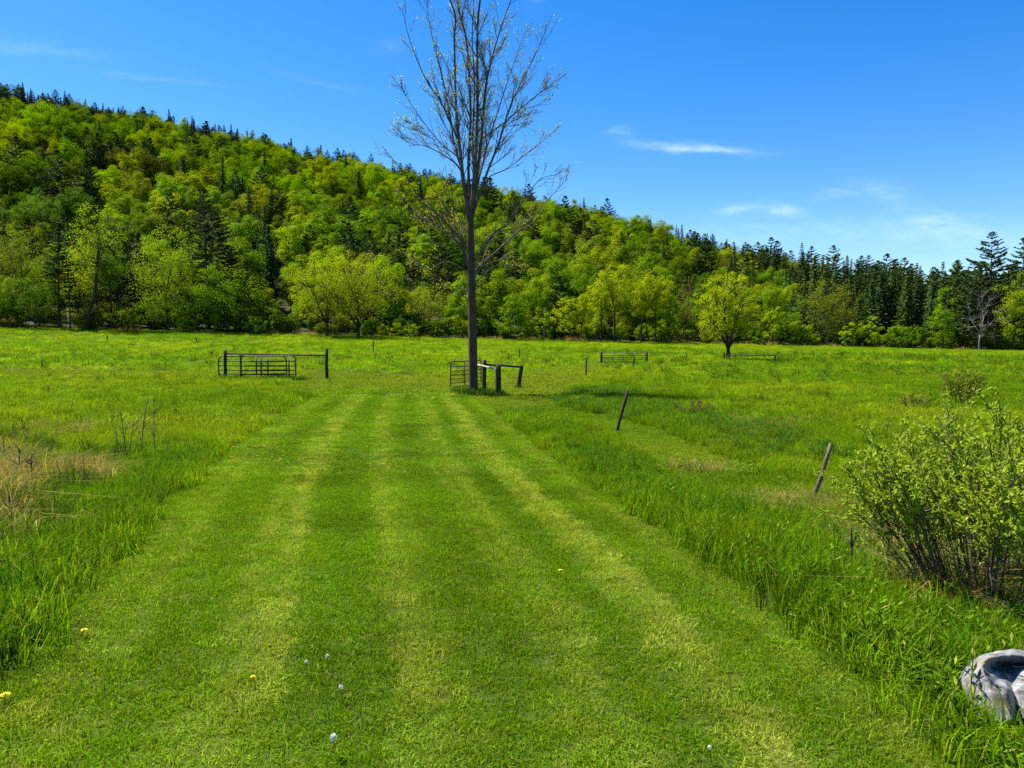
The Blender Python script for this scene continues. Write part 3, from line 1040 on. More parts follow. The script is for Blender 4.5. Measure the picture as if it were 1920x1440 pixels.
def build_front_trees():
    F = front_tree
    F(40, 415, 62, 9, 'olive', 'tall olive-green tree at the far left behind the multi-stemmed willow', seed=2, tips=170, z0=0.2)
    F(68, 505, 58, 0, 'deep', 'dark multi-stemmed willow leaning out near the left end of the wood edge', 'willow_tree', seed=3, shape='vase', tips=130, fork=0.08, limbs=8)
    F(8, 520, 34, 3, 'bright', 'bright yellow-green tree cut off by the left picture edge', seed=4)
    F(10, 585, 36, 0, 'bronze', 'low brownish bush at the far left end of the wood edge', 'bush', 'bush', seed=5, tips=60, fork=0.1, z0=0.0)
    front_conifer(112, 425, 26, 1, 'spruce', 'slender dark conifer with a long bare trunk left of the crooked tree', 'pine', 0.42, 0.36, 6, 'conifer_tree')
    front_conifer(133, 505, 20, 0.5, 'spruce', 'smaller dark conifer between the slender conifer and the crooked tree', 'pine', 0.3, 0.34, 7, 'conifer_tree')
    F(150, 452, 38, 6, 'yellow', 'bright yellow tree showing behind the crooked dark trunk', seed=8, tips=130, z0=0.1)
    # crooked tree
    y = float(edge_y(-80)) - 0.3
    b = at_depth(163, y)
    s = y / FPX
    H = z_at(372, y) - b.z
    pts = [((px - 163) * s, 0, (613 - py) * s - (0.3 if py > 612 else 0)) for px, py in ((163, 614), (166, 590), (172, 570), (180, 552), (183, 535), (184, 515), (187, 490))]
    w, f = tree_parts(H, 55 * s, (613 - 530) * s, 150, 1.15, 26, 0.26, 9, limbs=6, lean=(24 * s, 0), trunk_r=0.36, trunk_pts=pts, shape='oval')
    plant_tree('crooked_tree', 'tall tree with a crooked dark trunk and light green crown at the wood edge', 'tree', b, w, f, GREENS['bright'])
    F(211, 440, 34, 3, 'deep', 'deep green tree with a forked trunk just right of the crooked tree', seed=10, z0=0.35, fork=0.38, limbs=4, tips=110)
    F(285, 548, 44, -1, 'bright', 'rounded light green bush left of the big bright tree', 'bush', 'bush', seed=11, tips=90, fork=0.06, shape='vase', z0=0.02, leaf=0.22)
    F(230, 560, 34, 2, 'olive', 'thin olive undergrowth bush right of the crooked trunk', 'bush', 'bush', seed=12, tips=70, z0=0, per=20)
    F(312, 430, 66, 4, 'bright', 'big bright green tree left of the dark spreading pine', seed=13, tips=230, z0=0.12, clump=0.13)
    F(352, 560, 34, 0, 'mid', 'small green bush below the dark spreading pine', 'bush', 'bush', seed=14, tips=70, z0=0)
    front_conifer(392, 350, 58, 9, 'pine', 'large dark spreading pine with layered boughs on the lower left slope', 'pine', 0.30, 0.48, 15, layers=15)
    F(425, 500, 66, 0, 'mid', 'broad green tree right of the dark pine, leaning stems at its base', seed=16, tips=220, shape='dome', z0=0.15, fork=0.18, limbs=8, clump=0.13)
    F(478, 586, 23, -2.5, 'mid', 'small round dark bush standing out in front of the wood edge', 'bush', 'bush', seed=17, tips=60, fork=0.1, z0=0, leaf=0.2)
    F(520, 560, 26, 3, 'deep', 'dark green bush left of the pair of round yellow-green trees', 'bush', 'bush', seed=18, tips=70, z0=0)
    F(613, 474, 72, -1.5, 'yellow', 'left one of the pair of round yellow-green trees at the wood edge', 'willow_tree', seed=19, tips=330, per=36, shape='dome', z0=0.10, fork=0.16, limbs=10, leaf=0.22, clump=0.085, up=0.2, trunk=0.32)
    F(672, 466, 80, -2, 'yellow', 'right one of the pair of round yellow-green trees, with two dark stems', 'willow_tree', seed=20, tips=360, per=36, shape='dome', z0=0.10, fork=0.10, limbs=11, leaf=0.22, clump=0.085, up=0.2, trunk=0.32)
    F(805, 525, 48, 3, 'pale', 'pale airy tree just left of the bare tree trunk', seed=21, tips=150, per=22, z0=0.08)
    F(727, 606, 30, -0.5, 'yellow', 'low yellow-green bush right of the two dark stems', 'bush', 'bush', seed=22, tips=50, z0=0, leaf=0.2)
    F(768, 604, 28, -0.8, 'bright', 'low bright bush left of the bare tree at the wood edge', 'bush', 'bush', seed=23, tips=50, z0=0, leaf=0.2)
    F(824, 612, 14, -1, 'bright', 'tiny bright bush nearest the bare tree on its left', 'bush', 'bush', seed=24, tips=30, z0=0, leaf=0.2)
    F(957, 545, 32, -1, 'mid', 'slim green tree standing just right of the bare tree trunk', seed=25, tips=110, z0=0.1, shape='cone')
    F(992, 596, 24, -1, 'mid', 'small green bush right of the slim green tree', 'bush', 'bush', seed=26, tips=55, z0=0)
    F(1022, 585, 22, 0.5, 'mid', 'taller green bush between the slim tree and the row of tall bright trees', 'bush', 'bush', seed=27, tips=55, z0=0)
    F(1058, 560, 25, -0.5, 'yellow', 'leftmost low tree of the bright row right of the bare tree', seed=28, tips=90, z0=0.1, shape='dome')
    F(1090, 556, 22, -0.5, 'yellow', 'low forked tree in front of the tall bright tree', seed=29, tips=80, z0=0.25, shape='dome', fork=0.3, limbs=4)
    F(1126, 520, 34, 0, 'yellow', 'left stem tree of the tall bright clump behind the far gate', seed=30, tips=120, z0=0.34, fork=0.4)
    F(1152, 498, 38, 0.3, 'yellow', 'tallest tree of the bright clump behind the far gate', seed=31, tips=140, z0=0.34, fork=0.45)
    F(1204, 528, 30, 0, 'yellow', 'bright tree right of the gap above the far gate', seed=32, tips=110, z0=0.34, fork=0.4)
    F(1228, 512, 36, 0.4, 'yellow', 'tall bright tree second right of the gap above the far gate', seed=33, tips=140, z0=0.34, fork=0.42)
    F(1252, 545, 26, 1, 'mid', 'dull green tree at the right end of the bright row', seed=34, tips=90, z0=0.15)
    F(1285, 520, 30, 3, 'bronze', 'brownish thinly leaved tree left of the lone field tree', seed=35, tips=110, per=12, z0=0.2)
    F(1447, 530, 22, 6, 'mid', 'green tree with a small rounded top right of the lone field tree', seed=36, tips=80, z0=0.35)
    F(1449, 566, 24, 0, 'bright', 'light green narrow tree right of the lone field tree', seed=37, tips=90, z0=0.1, shape='cone')
    F(1482, 578, 22, 0.5, 'mid', 'dull green small tree second right of the lone field tree', seed=38, tips=80, z0=0.05)
    F(1512, 612, 18, -0.5, 'mid', 'low bush below the olive trees right of the lone field tree', 'bush', 'bush', seed=39, tips=40, z0=0)
    F(1540, 520, 40, 7, 'olive', 'olive tree in front of the dark conifers, left of two', seed=40, tips=150, per=24, z0=0.1)
    F(1582, 530, 36, 6, 'olive', 'olive tree in front of the dark conifers, right of two', seed=41, tips=140, per=24, z0=0.1)
    F(1594, 606, 20, -0.8, 'bright', 'small bright bush, left of two before the dark conifers', 'bush', 'bush', seed=42, tips=50, z0=0)
    F(1632, 592, 22, -0.6, 'bright', 'small bright tree, right of two before the dark conifers', seed=43, tips=70, z0=0.05)
    F(1690, 622, 36, -0.5, 'deep', 'low spreading dark bush at the foot of the dark conifers', 'bush', 'bush', seed=44, tips=80, z0=0)
    F(1768, 540, 30, 0.5, 'mid', 'light green young larch before the dark conifers', 'larch_tree', seed=45, tips=130, z0=0.02, shape='cone', fork=0.6)
    F(1900, 508, 36, -0.5, 'bright', 'bright green tree at the right picture edge', seed=46, tips=170, z0=0.05)
    front_conifer(1855, 432, 56, 9, 'pine', 'tall broad pine towering above the wood at the right', 'pine', 0.30, 0.5, 47, layers=19)
    front_conifer(1915, 442, 44, 16, 'pine', 'tall open pine cut off by the right picture edge', 'pine', 0.35, 0.5, 48, layers=15)
    front_conifer(1808, 520, 34, 6, 'fir', 'dark pine leaning left under the tall broad pine', 'pine', 0.15, 0.45, 49)
    # bare grey tree
    F(1838, 535, 46, -0.8, 'bronze', 'leafless grey tree among the conifers at the right', 'bare_tree', seed=50, tips=240, per=0, z0=0.02, fork=0.25, limbs=9, bark=M_GREYTWIG, trunk=0.2)
    F(1420, 622, 22, 1, 'deep', 'dark low bush behind the lone field tree on its right', 'bush', 'bush', seed=51, tips=50, z0=0)
    F(880, 560, 40, 8, 'deep', 'dark green tree hidden behind the bare tree trunk', seed=52, tips=120, z0=0.0)
    F(1340, 560, 40, 8, 'deep', 'dark green tree hidden behind the lone field tree', seed=53, tips=120, z0=0.0)
    # lone tree in the field
    b = hit(1365, 676)
    H = z_at(512, b.y) - b.z
    s = b.y / FPX
    w, f = tree_parts(H, 60 * s, 0.16 * H, 360, 0.72, 34, 0.16, 54, 0.14, 0.27, 9, (0, 0), 'dome', 0.25, shell=0.34)
    plant_tree('field_tree', 'lone round yellow-green tree standing in the field by a low gate', 'tree', b, w, f, GREENS['yellow'], bark=M_BARK)


build_front_trees()


def build_undergrowth():
    protos = []
    for k in range(5):
        w, f = tree_parts(3.6, 2.3, 0.0, 60, 0.75, 40, 0.30, 820 + k, 0.12, 0.07, 7, shape='dome')
        protos.append((w.mesh('undergrowth_stems', [M_BARK], True), f.mesh('undergrowth_leaves', [M_LEAF])))
    r = np.random.default_rng(83)
    xs = np.arange(-112, 135, 3.1)
    near = ['dark willow', 'crooked tree', 'spreading pine', 'round dark bush', 'round tree pair', 'bare tree', 'slim green tree', 'bright tree row',
            'lone field tree', 'olive trees', 'bright small bushes', 'low dark bush', 'young larch', 'leafless grey tree']
    lims = [140, 300, 450, 540, 760, 920, 1030, 1280, 1420, 1560, 1650, 1740, 1800, 9999]
    cnt = {}
    ords = ['leftmost', 'second', 'third', 'fourth', 'fifth', 'sixth', 'seventh', 'eighth', 'ninth', 'tenth', 'eleventh', 'twelfth', 'thirteenth']
    for x in xs:
        x = float(x + r.uniform(-1.2, 1.2))
        y = float(edge_y(x)) + float(r.uniform(1.5, 7.0))
        z = float(ground_z(x, y))
        px, _ = to_px((x, y, z))
        if px < -60 or px > 1990:
            continue
        w = next(n for l, n in zip(lims, near) if px < l)
        k = cnt[w] = cnt.get(w, -1) + 1
        t = thing('undergrowth_bush', '%s shady undergrowth bush%s behind the %s' % (ords[min(k, 12)], '' if k == 0 else ' from left', w), 'bush', (x, y, z - 0.1),
                  float(r.random() * 6.28), 'undergrowth along the wood edge')
        s = float(r.uniform(0.75, 1.45))
        t.scale = (s, s, s * float(r.uniform(0.8, 1.3)))
        a, b = protos[int(r.integers(0, 5))]
        link('stems', a, t)
        c = link('leaves', b, t)
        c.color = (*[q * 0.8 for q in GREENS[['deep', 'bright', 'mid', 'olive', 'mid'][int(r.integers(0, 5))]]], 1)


build_undergrowth()


# ------------------------------------------------------------------ the wooded hill
def hill_prototypes(mats_l, mats_c, tag):
    bl, co = [], []
    for k in range(8):
        r = np.random.default_rng(700 + k)
        H = r.uniform(13.5, 16.5)
        R = r.uniform(4.6, 5.8)
        w, f = tree_parts(H, R, 0.12 * H, 44, 1.8, 175, 0.38, 710 + k, 0.4, 0.22, 5, shell=0.25, fill=0.22, rough=0.13, shape=['dome', 'oval', 'dome', 'vase'][k % 4], twigs=False, up=0.45)
        bl.append(merge(w, f, 'hill_tree_%s_%d' % (tag, k), mats_l))
    for k in range(4):
        w, f = conifer_geo(17 + k, 3.0 + 0.2 * k, 730 + k, 'spruce', 0.62, 0.08, 34)
        co.append(merge(w, f, 'hill_spruce_%s_%d' % (tag, k), mats_c))
    for k in range(4):
        w, f = conifer_geo(18 + k, 4.6 + 0.3 * k, 740 + k, 'pine', 0.60, 0.25, 15)
        co.append(merge(w, f, 'hill_pine_%s_%d' % (tag, k), mats_c))
    return bl, co


def build_hill():
    r = np.random.default_rng(77)
    sp = 7.2
    X, Y = np.meshgrid(np.arange(-420, 420, sp), np.arange(146, 520, sp))
    x = X.ravel() + r.uniform(-0.5, 0.5, X.size) * sp
    y = Y.ravel() + r.uniform(-0.5, 0.5, X.size) * sp
    k = (np.abs(x) < 0.76 * y + 12) & (y > edge_y(x) + 9)
    x, y = x[k], y[k]
    z = ground_z(x, y)
    px, py = to_px((x, y, z))
    n = len(x)
    zr = np.interp(x, RX, RZ)
    rel = np.clip((z - edge_z(x)) / np.maximum(zr - edge_z(x), 1), 0, 1.2)
    # where conifers grow: the ridge, dark pockets, the plantation at the right
    pc = 0.17 + np.where(px > 900, 0.35, 0.6) * (rel > 0.86) + 0.45 * (fbm(x, y, 45, 91) > 0.62)
    pc = np.where((px > 1380) & (y < 300), 0.35, pc)
    pc = np.where((px > 1480) & (y < 300), 0.97, pc)
    pc = np.where(px > 1640, 0.99, pc)
    pc = np.where((px > 1330) & (rel > 0.5), np.maximum(pc, 0.35), pc)
    con = r.random(n) < pc
    hidden = (px > 1500) & (y > 320)
    dist = np.hypot(x, y)
    blI, coI = hill_prototypes([M_BARK, M_LEAF_I], [M_BARK, M_NEEDLE_I], 'mass')
    blO, coO = hill_prototypes([M_BARK, M_LEAF], [M_BARK, M_NEEDLE], 'single')
    ci = np.where(con & ~hidden)[0]
    bi = np.where(~con & ~hidden)[0]
    inview = (np.abs(px - 960) < 1000)
    bi_s = bi[np.argsort(dist[bi] + 1e4 * ~inview[bi])]
    ci_s = ci[np.argsort(dist[ci] + 1e4 * ~inview[ci])]
    one_b, one_c = bi_s[:290], ci_s[:290]
    rest = np.setdiff1d(np.arange(n), np.concatenate([one_b, one_c]))
    rest = rest[~hidden[rest]]
    hue = fbm(x, y, 26, 93) + r.normal(0, 0.12, n)
    names = ['deep', 'mid', 'bright', 'yellow', 'olive', 'pale', 'bronze']
    cls = np.where(hue < 0.32, 0, np.where(hue < 0.45, 1, np.where(hue < 0.60, 2, 3)))
    u = r.random(n)
    cls = np.where(u < 0.10, 4, np.where(u > 0.96, 5, np.where((u > 0.93), 6, cls)))
    cc = ['spruce', 'pine', 'fir', 'oliveneedle']
    ccl = r.choice(4, n, p=[0.3, 0.35, 0.25, 0.10])
    plantation = con & (px > 1380) & (y < 300)
    ccl = np.where(plantation, r.choice(4, n, p=[0.2, 0.1, 0.35, 0.35]), ccl)

    def color(i):
        c = np.array(GREENS[cc[ccl[i]]] if con[i] else GREENS[names[cls[i]]])
        rr = np.random.default_rng(int(i))
        if not con[i]:
            c = c * np.array([0.74, 0.80, 0.6])
        c = c * rr.uniform(0.82, 1.18) * (1 + rr.normal(0, 0.05, 3))
        return np.clip(c, 0.003, 1)

    def scale(i):
        rr = np.random.default_rng(int(i) + 5000)
        s = rr.uniform(0.52, 1.1)
        if con[i]:
            s = rr.uniform(0.6, 1.02)
            if rel[i] > 0.86:
                s *= rr.uniform(0.5, 0.85)
            if plantation[i]:
                s = rr.uniform(0.86, 1.04)
        else:
            s *= (0.85 if px[i] > 1250 else 1.0) * (0.7 if rel[i] > 0.8 else 1.0)
        return s, rr.uniform(0.88, 1.15), rr.random() * 6.28, int(rr.integers(0, 8))

    DESC = {'deep': 'deep green', 'mid': 'fresh green', 'bright': 'bright green', 'yellow': 'yellow-green', 'olive': 'olive',
            'pale': 'pale green', 'bronze': 'brownish'}
    CD = {'spruce': 'blackish', 'pine': 'blue-green', 'fir': 'dark green', 'oliveneedle': 'olive-green'}
    ORD = ['leftmost', 'second', 'third', 'fourth', 'fifth', 'sixth', 'seventh', 'eighth', 'ninth', 'tenth', 'eleventh', 'twelfth', 'thirteenth', 'fourteenth', 'fifteenth', 'sixteenth', 'seventeenth', 'eighteenth']
    ZONES = [(150, 'above the dark willow'), (300, 'above the crooked tree'), (440, 'above the spreading pine'), (560, 'above the round dark bush'),
             (690, 'above the round tree pair'), (800, 'left behind the bare tree'), (900, 'straight behind the bare tree'), (1050, 'right behind the bare tree'),
             (1170, 'above the far gate'), (1290, 'right above the far gate'), (1400, 'above the lone field tree'), (1480, 'right of the lone field tree'),
             (1560, 'behind the olive trees'), (1640, 'behind the bright bushes'), (1700, 'behind the low dark bush'), (1760, 'behind the young larch'),
             (1820, 'left of the tall broad pine'), (9999, 'around the tall broad pine')]

    def where(i):
        return next(nm for lim, nm in ZONES if px[i] < lim)

    def level(i):
        return 'low on the hillside' if rel[i] < 0.22 else ('halfway uphill' if rel[i] < 0.6 else ('high uphill' if rel[i] < 0.93 else 'on the crest'))

    made = {}
    for i in list(one_b) + list(one_c):
        s, zz, rz, k = scale(i)
        if con[i]:
            if plantation[i]:
                k = k % 4 if k < 7 else k
            me, nm, cat = coO[k], 'hillside_conifer', 'conifer'
            what = '%s %s conifer' % (CD[cc[ccl[i]]], 'narrow' if k < 4 else 'spreading')
            lv = ('fronting' if y[i] < edge_y(x[i]) + 26 else 'inside') + ' the stand' if plantation[i] else level(i)
        else:
            me, nm, cat = blO[k], 'hillside_tree', 'tree'
            what, lv = DESC[names[cls[i]]] + ' tree', level(i)
        o = link(nm, me, None, (float(x[i]), float(y[i]), float(z[i])), category=cat,
                 group='%ss %s' % ('conifer' if con[i] else 'broadleaf tree', where(i)))
        o.scale = (s, s, s * zz)
        o.rotation_euler.z = rz
        o.color = (*color(i), 1)
        made.setdefault((what, lv, where(i)), []).append((px[i], o))
    for (what, lv, wh), lst in made.items():
        lst.sort(key=lambda q: q[0])
        for k, (_, o) in enumerate(lst):
            if len(lst) == 1:
                o['label'] = '%s %s, %s' % (what, lv, wh)
            elif k == len(lst) - 1:
                o['label'] = 'rightmost %s %s, %s' % (what, lv, wh)
            else:
                o['label'] = '%s %s%s %s %s' % (ORD[min(k, 17)], what, '' if k == 0 else ' from left', lv, wh)
    pts = np.stack([x, y, z], 1)[rest]
    S = [scale(i) for i in rest]
    scl = np.array([[a[0], a[0], a[0] * a[1]] for a in S])
    rot = np.array([[0, 0, a[2]] for a in S])
    idx = np.array([a[3] + (8 if con[i] else 0) for a, i in zip(S, rest)])
    tn = np.array([color(i) for i in rest])
    # source order is by name: broadleaf first
    scatter('hillside_woodland', pts, tn, rot, scl, idx, blI + coI, 'dense spring woodland covering the upper hillside', 'woodland')
    print('hill trees', n, 'single', len(one_b), len(one_c), 'mass', len(rest))


build_hill()


# ------------------------------------------------------------------ the bare tree in the middle
def build_bare_tree():
    r = np.random.default_rng(5)
    b = hit(888, 739)
    s = b.y / FPX
    root = thing('bare_tree', 'tall nearly leafless tree with upright limbs and a straight grey trunk in the field', 'tree', b)

    def P(pts, y0=0.0, drift=0.0):
        out = []
        for k, (px, py) in enumerate(pts):
            out.append([(px - 888) * s, y0 + drift * k, (739 - py) * s])
        return np.array(out)

    def curve(p, n):
        """Catmull-Rom through the points"""
        p = np.vstack([2 * p[0] - p[1], p, 2 * p[-1] - p[-2]])
        out = []
        for i in range(1, len(p) - 2):
            for t in np.linspace(0, 1, n, endpoint=False):
                out.append(0.5 * ((2 * p[i]) + (-p[i - 1] + p[i + 1]) * t + (2 * p[i - 1] - 5 * p[i] + 4 * p[i + 1] - p[i + 2]) * t * t
                                  + (-p[i - 1] + 3 * p[i] - 3 * p[i + 1] + p[i + 2]) * t ** 3))
        out.append(p[-2])
        return np.array(out)

    g = Geo()
    tp = P([(888, 752), (888, 738), (887.5, 725), (887, 690), (886, 600), (884, 500), (883, 440), (884, 395)])
    g.tube(curve(tp, 3), np.interp(np.linspace(0, 1, 22), [0, .1, .2, .32, .5, .75, 1], [.43, .35, .27, .235, .22, .19, .15]), 14)
    link('trunk', g.mesh('trunk', [M_BARK_ASH], True), root)
    leaders = [
        ([(884, 420), (870, 350), (865, 292), (857, 204), (854, 88), (856, 44), (841, 0), (830, -70), (826, -110)], .115, .0),
        ([(885, 410), (879, 315), (884, 219), (876, 88), (862, 30), (850, -60), (846, -120)], .105, .10),
        ([(885, 404), (894, 292), (897, 204), (897, 73), (905, 0), (910, -80), (915, -130)], .125, -.08),
        ([(886, 410), (902, 277), (911, 175), (920, 131), (935, 73), (961, 0), (975, -60)], .11, .12),
        ([(888, 404), (914, 330), (935, 277), (955, 219), (975, 175), (1005, 117), (1031, 55)], .09, -.12),
        ([(880, 430), (873, 373), (865, 286), (844, 233), (827, 198), (803, 163), (777, 102), (760, 32)], .085, -.10),
        ([(870, 350), (865, 306), (830, 274), (797, 233), (768, 190), (751, 160)], .055, .20),
        ([(872, 370), (865, 324), (838, 303), (803, 287), (770, 280), (748, 262)], .05, -.22),
        ([(912, 345), (922, 330), (955, 315), (990, 283), (1025, 255), (1048, 233)], .045, .25),
        ([(900, 290), (904, 271), (946, 242), (996, 204), (1030, 180), (1057, 163)], .055, -.2),
        ([(887, 515), (893, 505), (924, 478), (956, 446), (990, 414), (1030, 370), (1066, 330)], .07, .22),
        ([(887, 495), (897, 484), (927, 443), (958, 422), (982, 385), (1010, 352), (1040, 345)], .055, -.24),
        ([(884, 510), (878, 494), (861, 459), (834, 433), (808, 417), (779, 401), (758, 383), (738, 345)], .075, .15),
        ([(884, 485), (878, 470), (855, 441), (826, 409), (795, 385), (768, 340), (735, 300)], .075, -.18),
        ([(882, 470), (867, 449), (863, 414), (850, 388), (838, 350), (832, 300)], .05, .3),
        ([(884, 520), (876, 509), (842, 491), (810, 499), (787, 499), (765, 483), (752, 470)], .035, .15),
        ([(885, 572), (875, 560), (842, 536), (824, 520), (808, 515)], .028, -.1),
        ([(886, 540), (895, 528), (925, 500), (950, 492), (975, 500)], .03, .2),
        ([(884, 400), (888, 340), (886, 260), (889, 150), (884, 60), (888, -20), (890, -90)], .085, .35),
        ([(886, 405), (900, 330), (920, 250), (945, 170), (970, 90), (990, 30)], .07, .38),
        ([(884, 405), (868, 330), (850, 260), (835, 170), (815, 90), (800, 20), (795, -40)], .075, .34),
    ]
    LC, LN = [], []

    def twig(w, p, d, L, rad, lev):
        """a side shoot that bends upwards; carries smaller shoots and a few young leaves"""
        d = d / np.linalg.norm(d)
        upv = np.array([0, 0, 1.0])
        n = 4
        e = p + d * L * 0.95 + upv * L * 0.14 + r.normal(0, 0.04, 3) * L
        mid = p + d * L * 0.5 + r.normal(0, 0.06, 3) * L
        C = bez(p, mid, e, n)
        w.tube(C, np.linspace(rad, max(0.0055, rad * 0.35), n), 4 if lev else 5, cap=False)
        if lev > 0:
            k = r.integers(3, 6) if lev > 1 else r.integers(2, 5)
            for t in np.sort(r.uniform(0.25, 0.95, k)):
                q = (1 - t) ** 2 * p + 2 * t * (1 - t) * mid + t * t * e
                dd = d + r.normal(0, 0.42, 3) + upv * 0.15
                twig(w, q, dd, L * r.uniform(0.32, 0.55), max(0.008, rad * 0.5), lev - 1)
        m = r.integers(2, 5)
        if r.random() < (0.85 if p[2] < 9.5 else 0.6):
            LC.append(e + r.normal(0, 0.07, (m, 3)))

    for (pts, r0, dr) in leaders:
        if pts[0][1] > 440:
            r0 *= 1.35
        w = Geo()
        p = P(pts, 0.0, dr)
        p[:, 1] += r.normal(0, 0.12, len(p)) * (np.arange(len(p)) > 0)
        C = curve(p, 4)
        n = len(C)
        tt = np.linspace(0, 1, n)
        R = 0.78 * r0 * (1 - 0.86 * tt)
        w.tube(C, np.maximum(R, 0.013), 8)
        length = np.linalg.norm(np.diff(C, axis=0), axis=1).sum()
        m = int(6 + length * 2.0)
        for t in r.uniform(0.16 if r0 > 0.06 else 0.3, 0.98, m):
            i = min(n - 2, int(t * (n - 1)))
            f = t * (n - 1) - i
            q = C[i] * (1 - f) + C[i + 1] * f
            T = C[i + 1] - C[i]
            T = T / np.linalg.norm(T)
            a = r.normal(0, 1, 3)
            a -= T * a.dot(T)
            a /= np.linalg.norm(a)
            a[1] *= 0.8
            ang = r.uniform(0.38, 0.72)
            d = T * math.cos(ang) + a * math.sin(ang)
            L = (0.60 + 1.45 * (1 - t)) * r.uniform(0.6, 1.25) * (1.0 if r0 > 0.05 else 0.7)
            twig(w, q, d, L, max(0.009, min(0.026, R[i] * 0.40)), 2 if L > 1.3 else 1)
        LC.append(C[-1] + r.normal(0, 0.08, (4, 3)))
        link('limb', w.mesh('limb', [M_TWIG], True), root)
    C = np.concatenate(LC)
    n = len(C)
    N = r.normal(0, 1, (n, 3)) + np.array([0, 0, 0.6])
    f = Geo()
    f.leaves(C, N, r.uniform(0.06, 0.12, n), r.uniform(0.04, 0.07, n), rng=r)
    o = link('young_leaves', f.mesh('young_leaves', [M_LEAF]), root)
    o.color = (0.28, 0.31, 0.008, 1)
    print('bare tree leaves', n)
    # grass and weeds round the foot
    return b


TREE = build_bare_tree()


# ------------------------------------------------------------------ fences and gates
def round_post(H, r0, seed, lean=(0, 0), k=9, split=False, taper=0.93):
    r = np.random.default_rng(seed)
    g = Geo()
    n = 6
    z = np.linspace(-0.35, H, n)
    P = np.stack([lean[0] * np.maximum(z, 0) + r.normal(0, 0.006, n), lean[1] * np.maximum(z, 0) + r.normal(0, 0.006, n), z], 1)
    R = np.linspace(r0 * 1.04, r0 * taper, n) * r.uniform(0.96, 1.04, n)
    g.tube(P, R, 10)
    return g


def post_at(px, py_base, py_top, wpx, label, name='fence_post', mat=None, lean_px=0.0, seed=0, group=None):
    b = hit(px, py_base)
    s = b.y / FPX
    H = (py_base - py_top) * s
    g = round_post(H, wpx * s / 2, seed, (lean_px * s / H, 0))
    o = link(name, g.mesh(name, [mat or M_POST], True), None, b, label=label, category='post')
    if group:
        o['group'] = group
    return o


def rail_between(p0, p1, rad, mat, label, seed=0, name='fence_rail'):
    r = np.random.default_rng(seed)
    g = Geo()
    p0, p1 = np.array(p0, float), np.array(p1, float)
    t = np.linspace(0, 1, 7)[:, None]
    P = (p1 - p0) * t
    P[1:-1] += r.normal(0, rad * 0.15, (5, 3))
    g.tube(P, np.full(7, rad) * r.uniform(0.94, 1.06, 7), 8)
    return link(name, g.mesh(name, [mat], True), None, tuple(p0), label=label, category='rail')


def gate(name, label, loc, rz, L, H, bars, stiles, rad, mat, round_r=0.25, tilt=0.0, brace=False):
    """tubular steel field gate: bent outer frame, horizontal bars, upright stays"""
    t = thing(name, label, 'gate', loc, rz)
    t.rotation_euler.x = tilt
    g = Geo()
    pts = []
    for cx, cz, a0 in ((L - round_r, round_r, -90), (L - round_r, H - round_r, 0), (round_r, H - round_r, 90), (round_r, round_r, 180)):
        for a in np.linspace(a0, a0 + 90, 5):
            pts.append((cx + round_r * math.cos(math.radians(a)), 0, cz + round_r * math.sin(math.radians(a))))
    pts.append(pts[0])
    g.tube(np.array(pts), np.full(len(pts), rad), 8, cap=False)
    link('frame', g.mesh('frame', [mat], True), t)
    for zf in bars:
        z = H * zf
        ins = 0.0
        if z < round_r:
            ins = round_r - math.sqrt(max(0, round_r ** 2 - (round_r - z) ** 2))
        if z > H - round_r:
            ins = round_r - math.sqrt(max(0, round_r ** 2 - (z - H + round_r) ** 2))
        g = Geo()
        g.tube(np.array([[ins, 0, z], [L / 2, 0.004, z - 0.012], [L - ins, 0, z]]), [rad * 0.8] * 3, 8)
        link('bar', g.mesh('bar', [mat], True), t)
    for xf in stiles:
        g = Geo()
        g.box((xf * L, -rad * 1.25, H / 2), (rad * 2.1, rad * 0.7, H - rad * 0.4))
        link('stay', g.mesh('stay', [mat]), t)
    return t


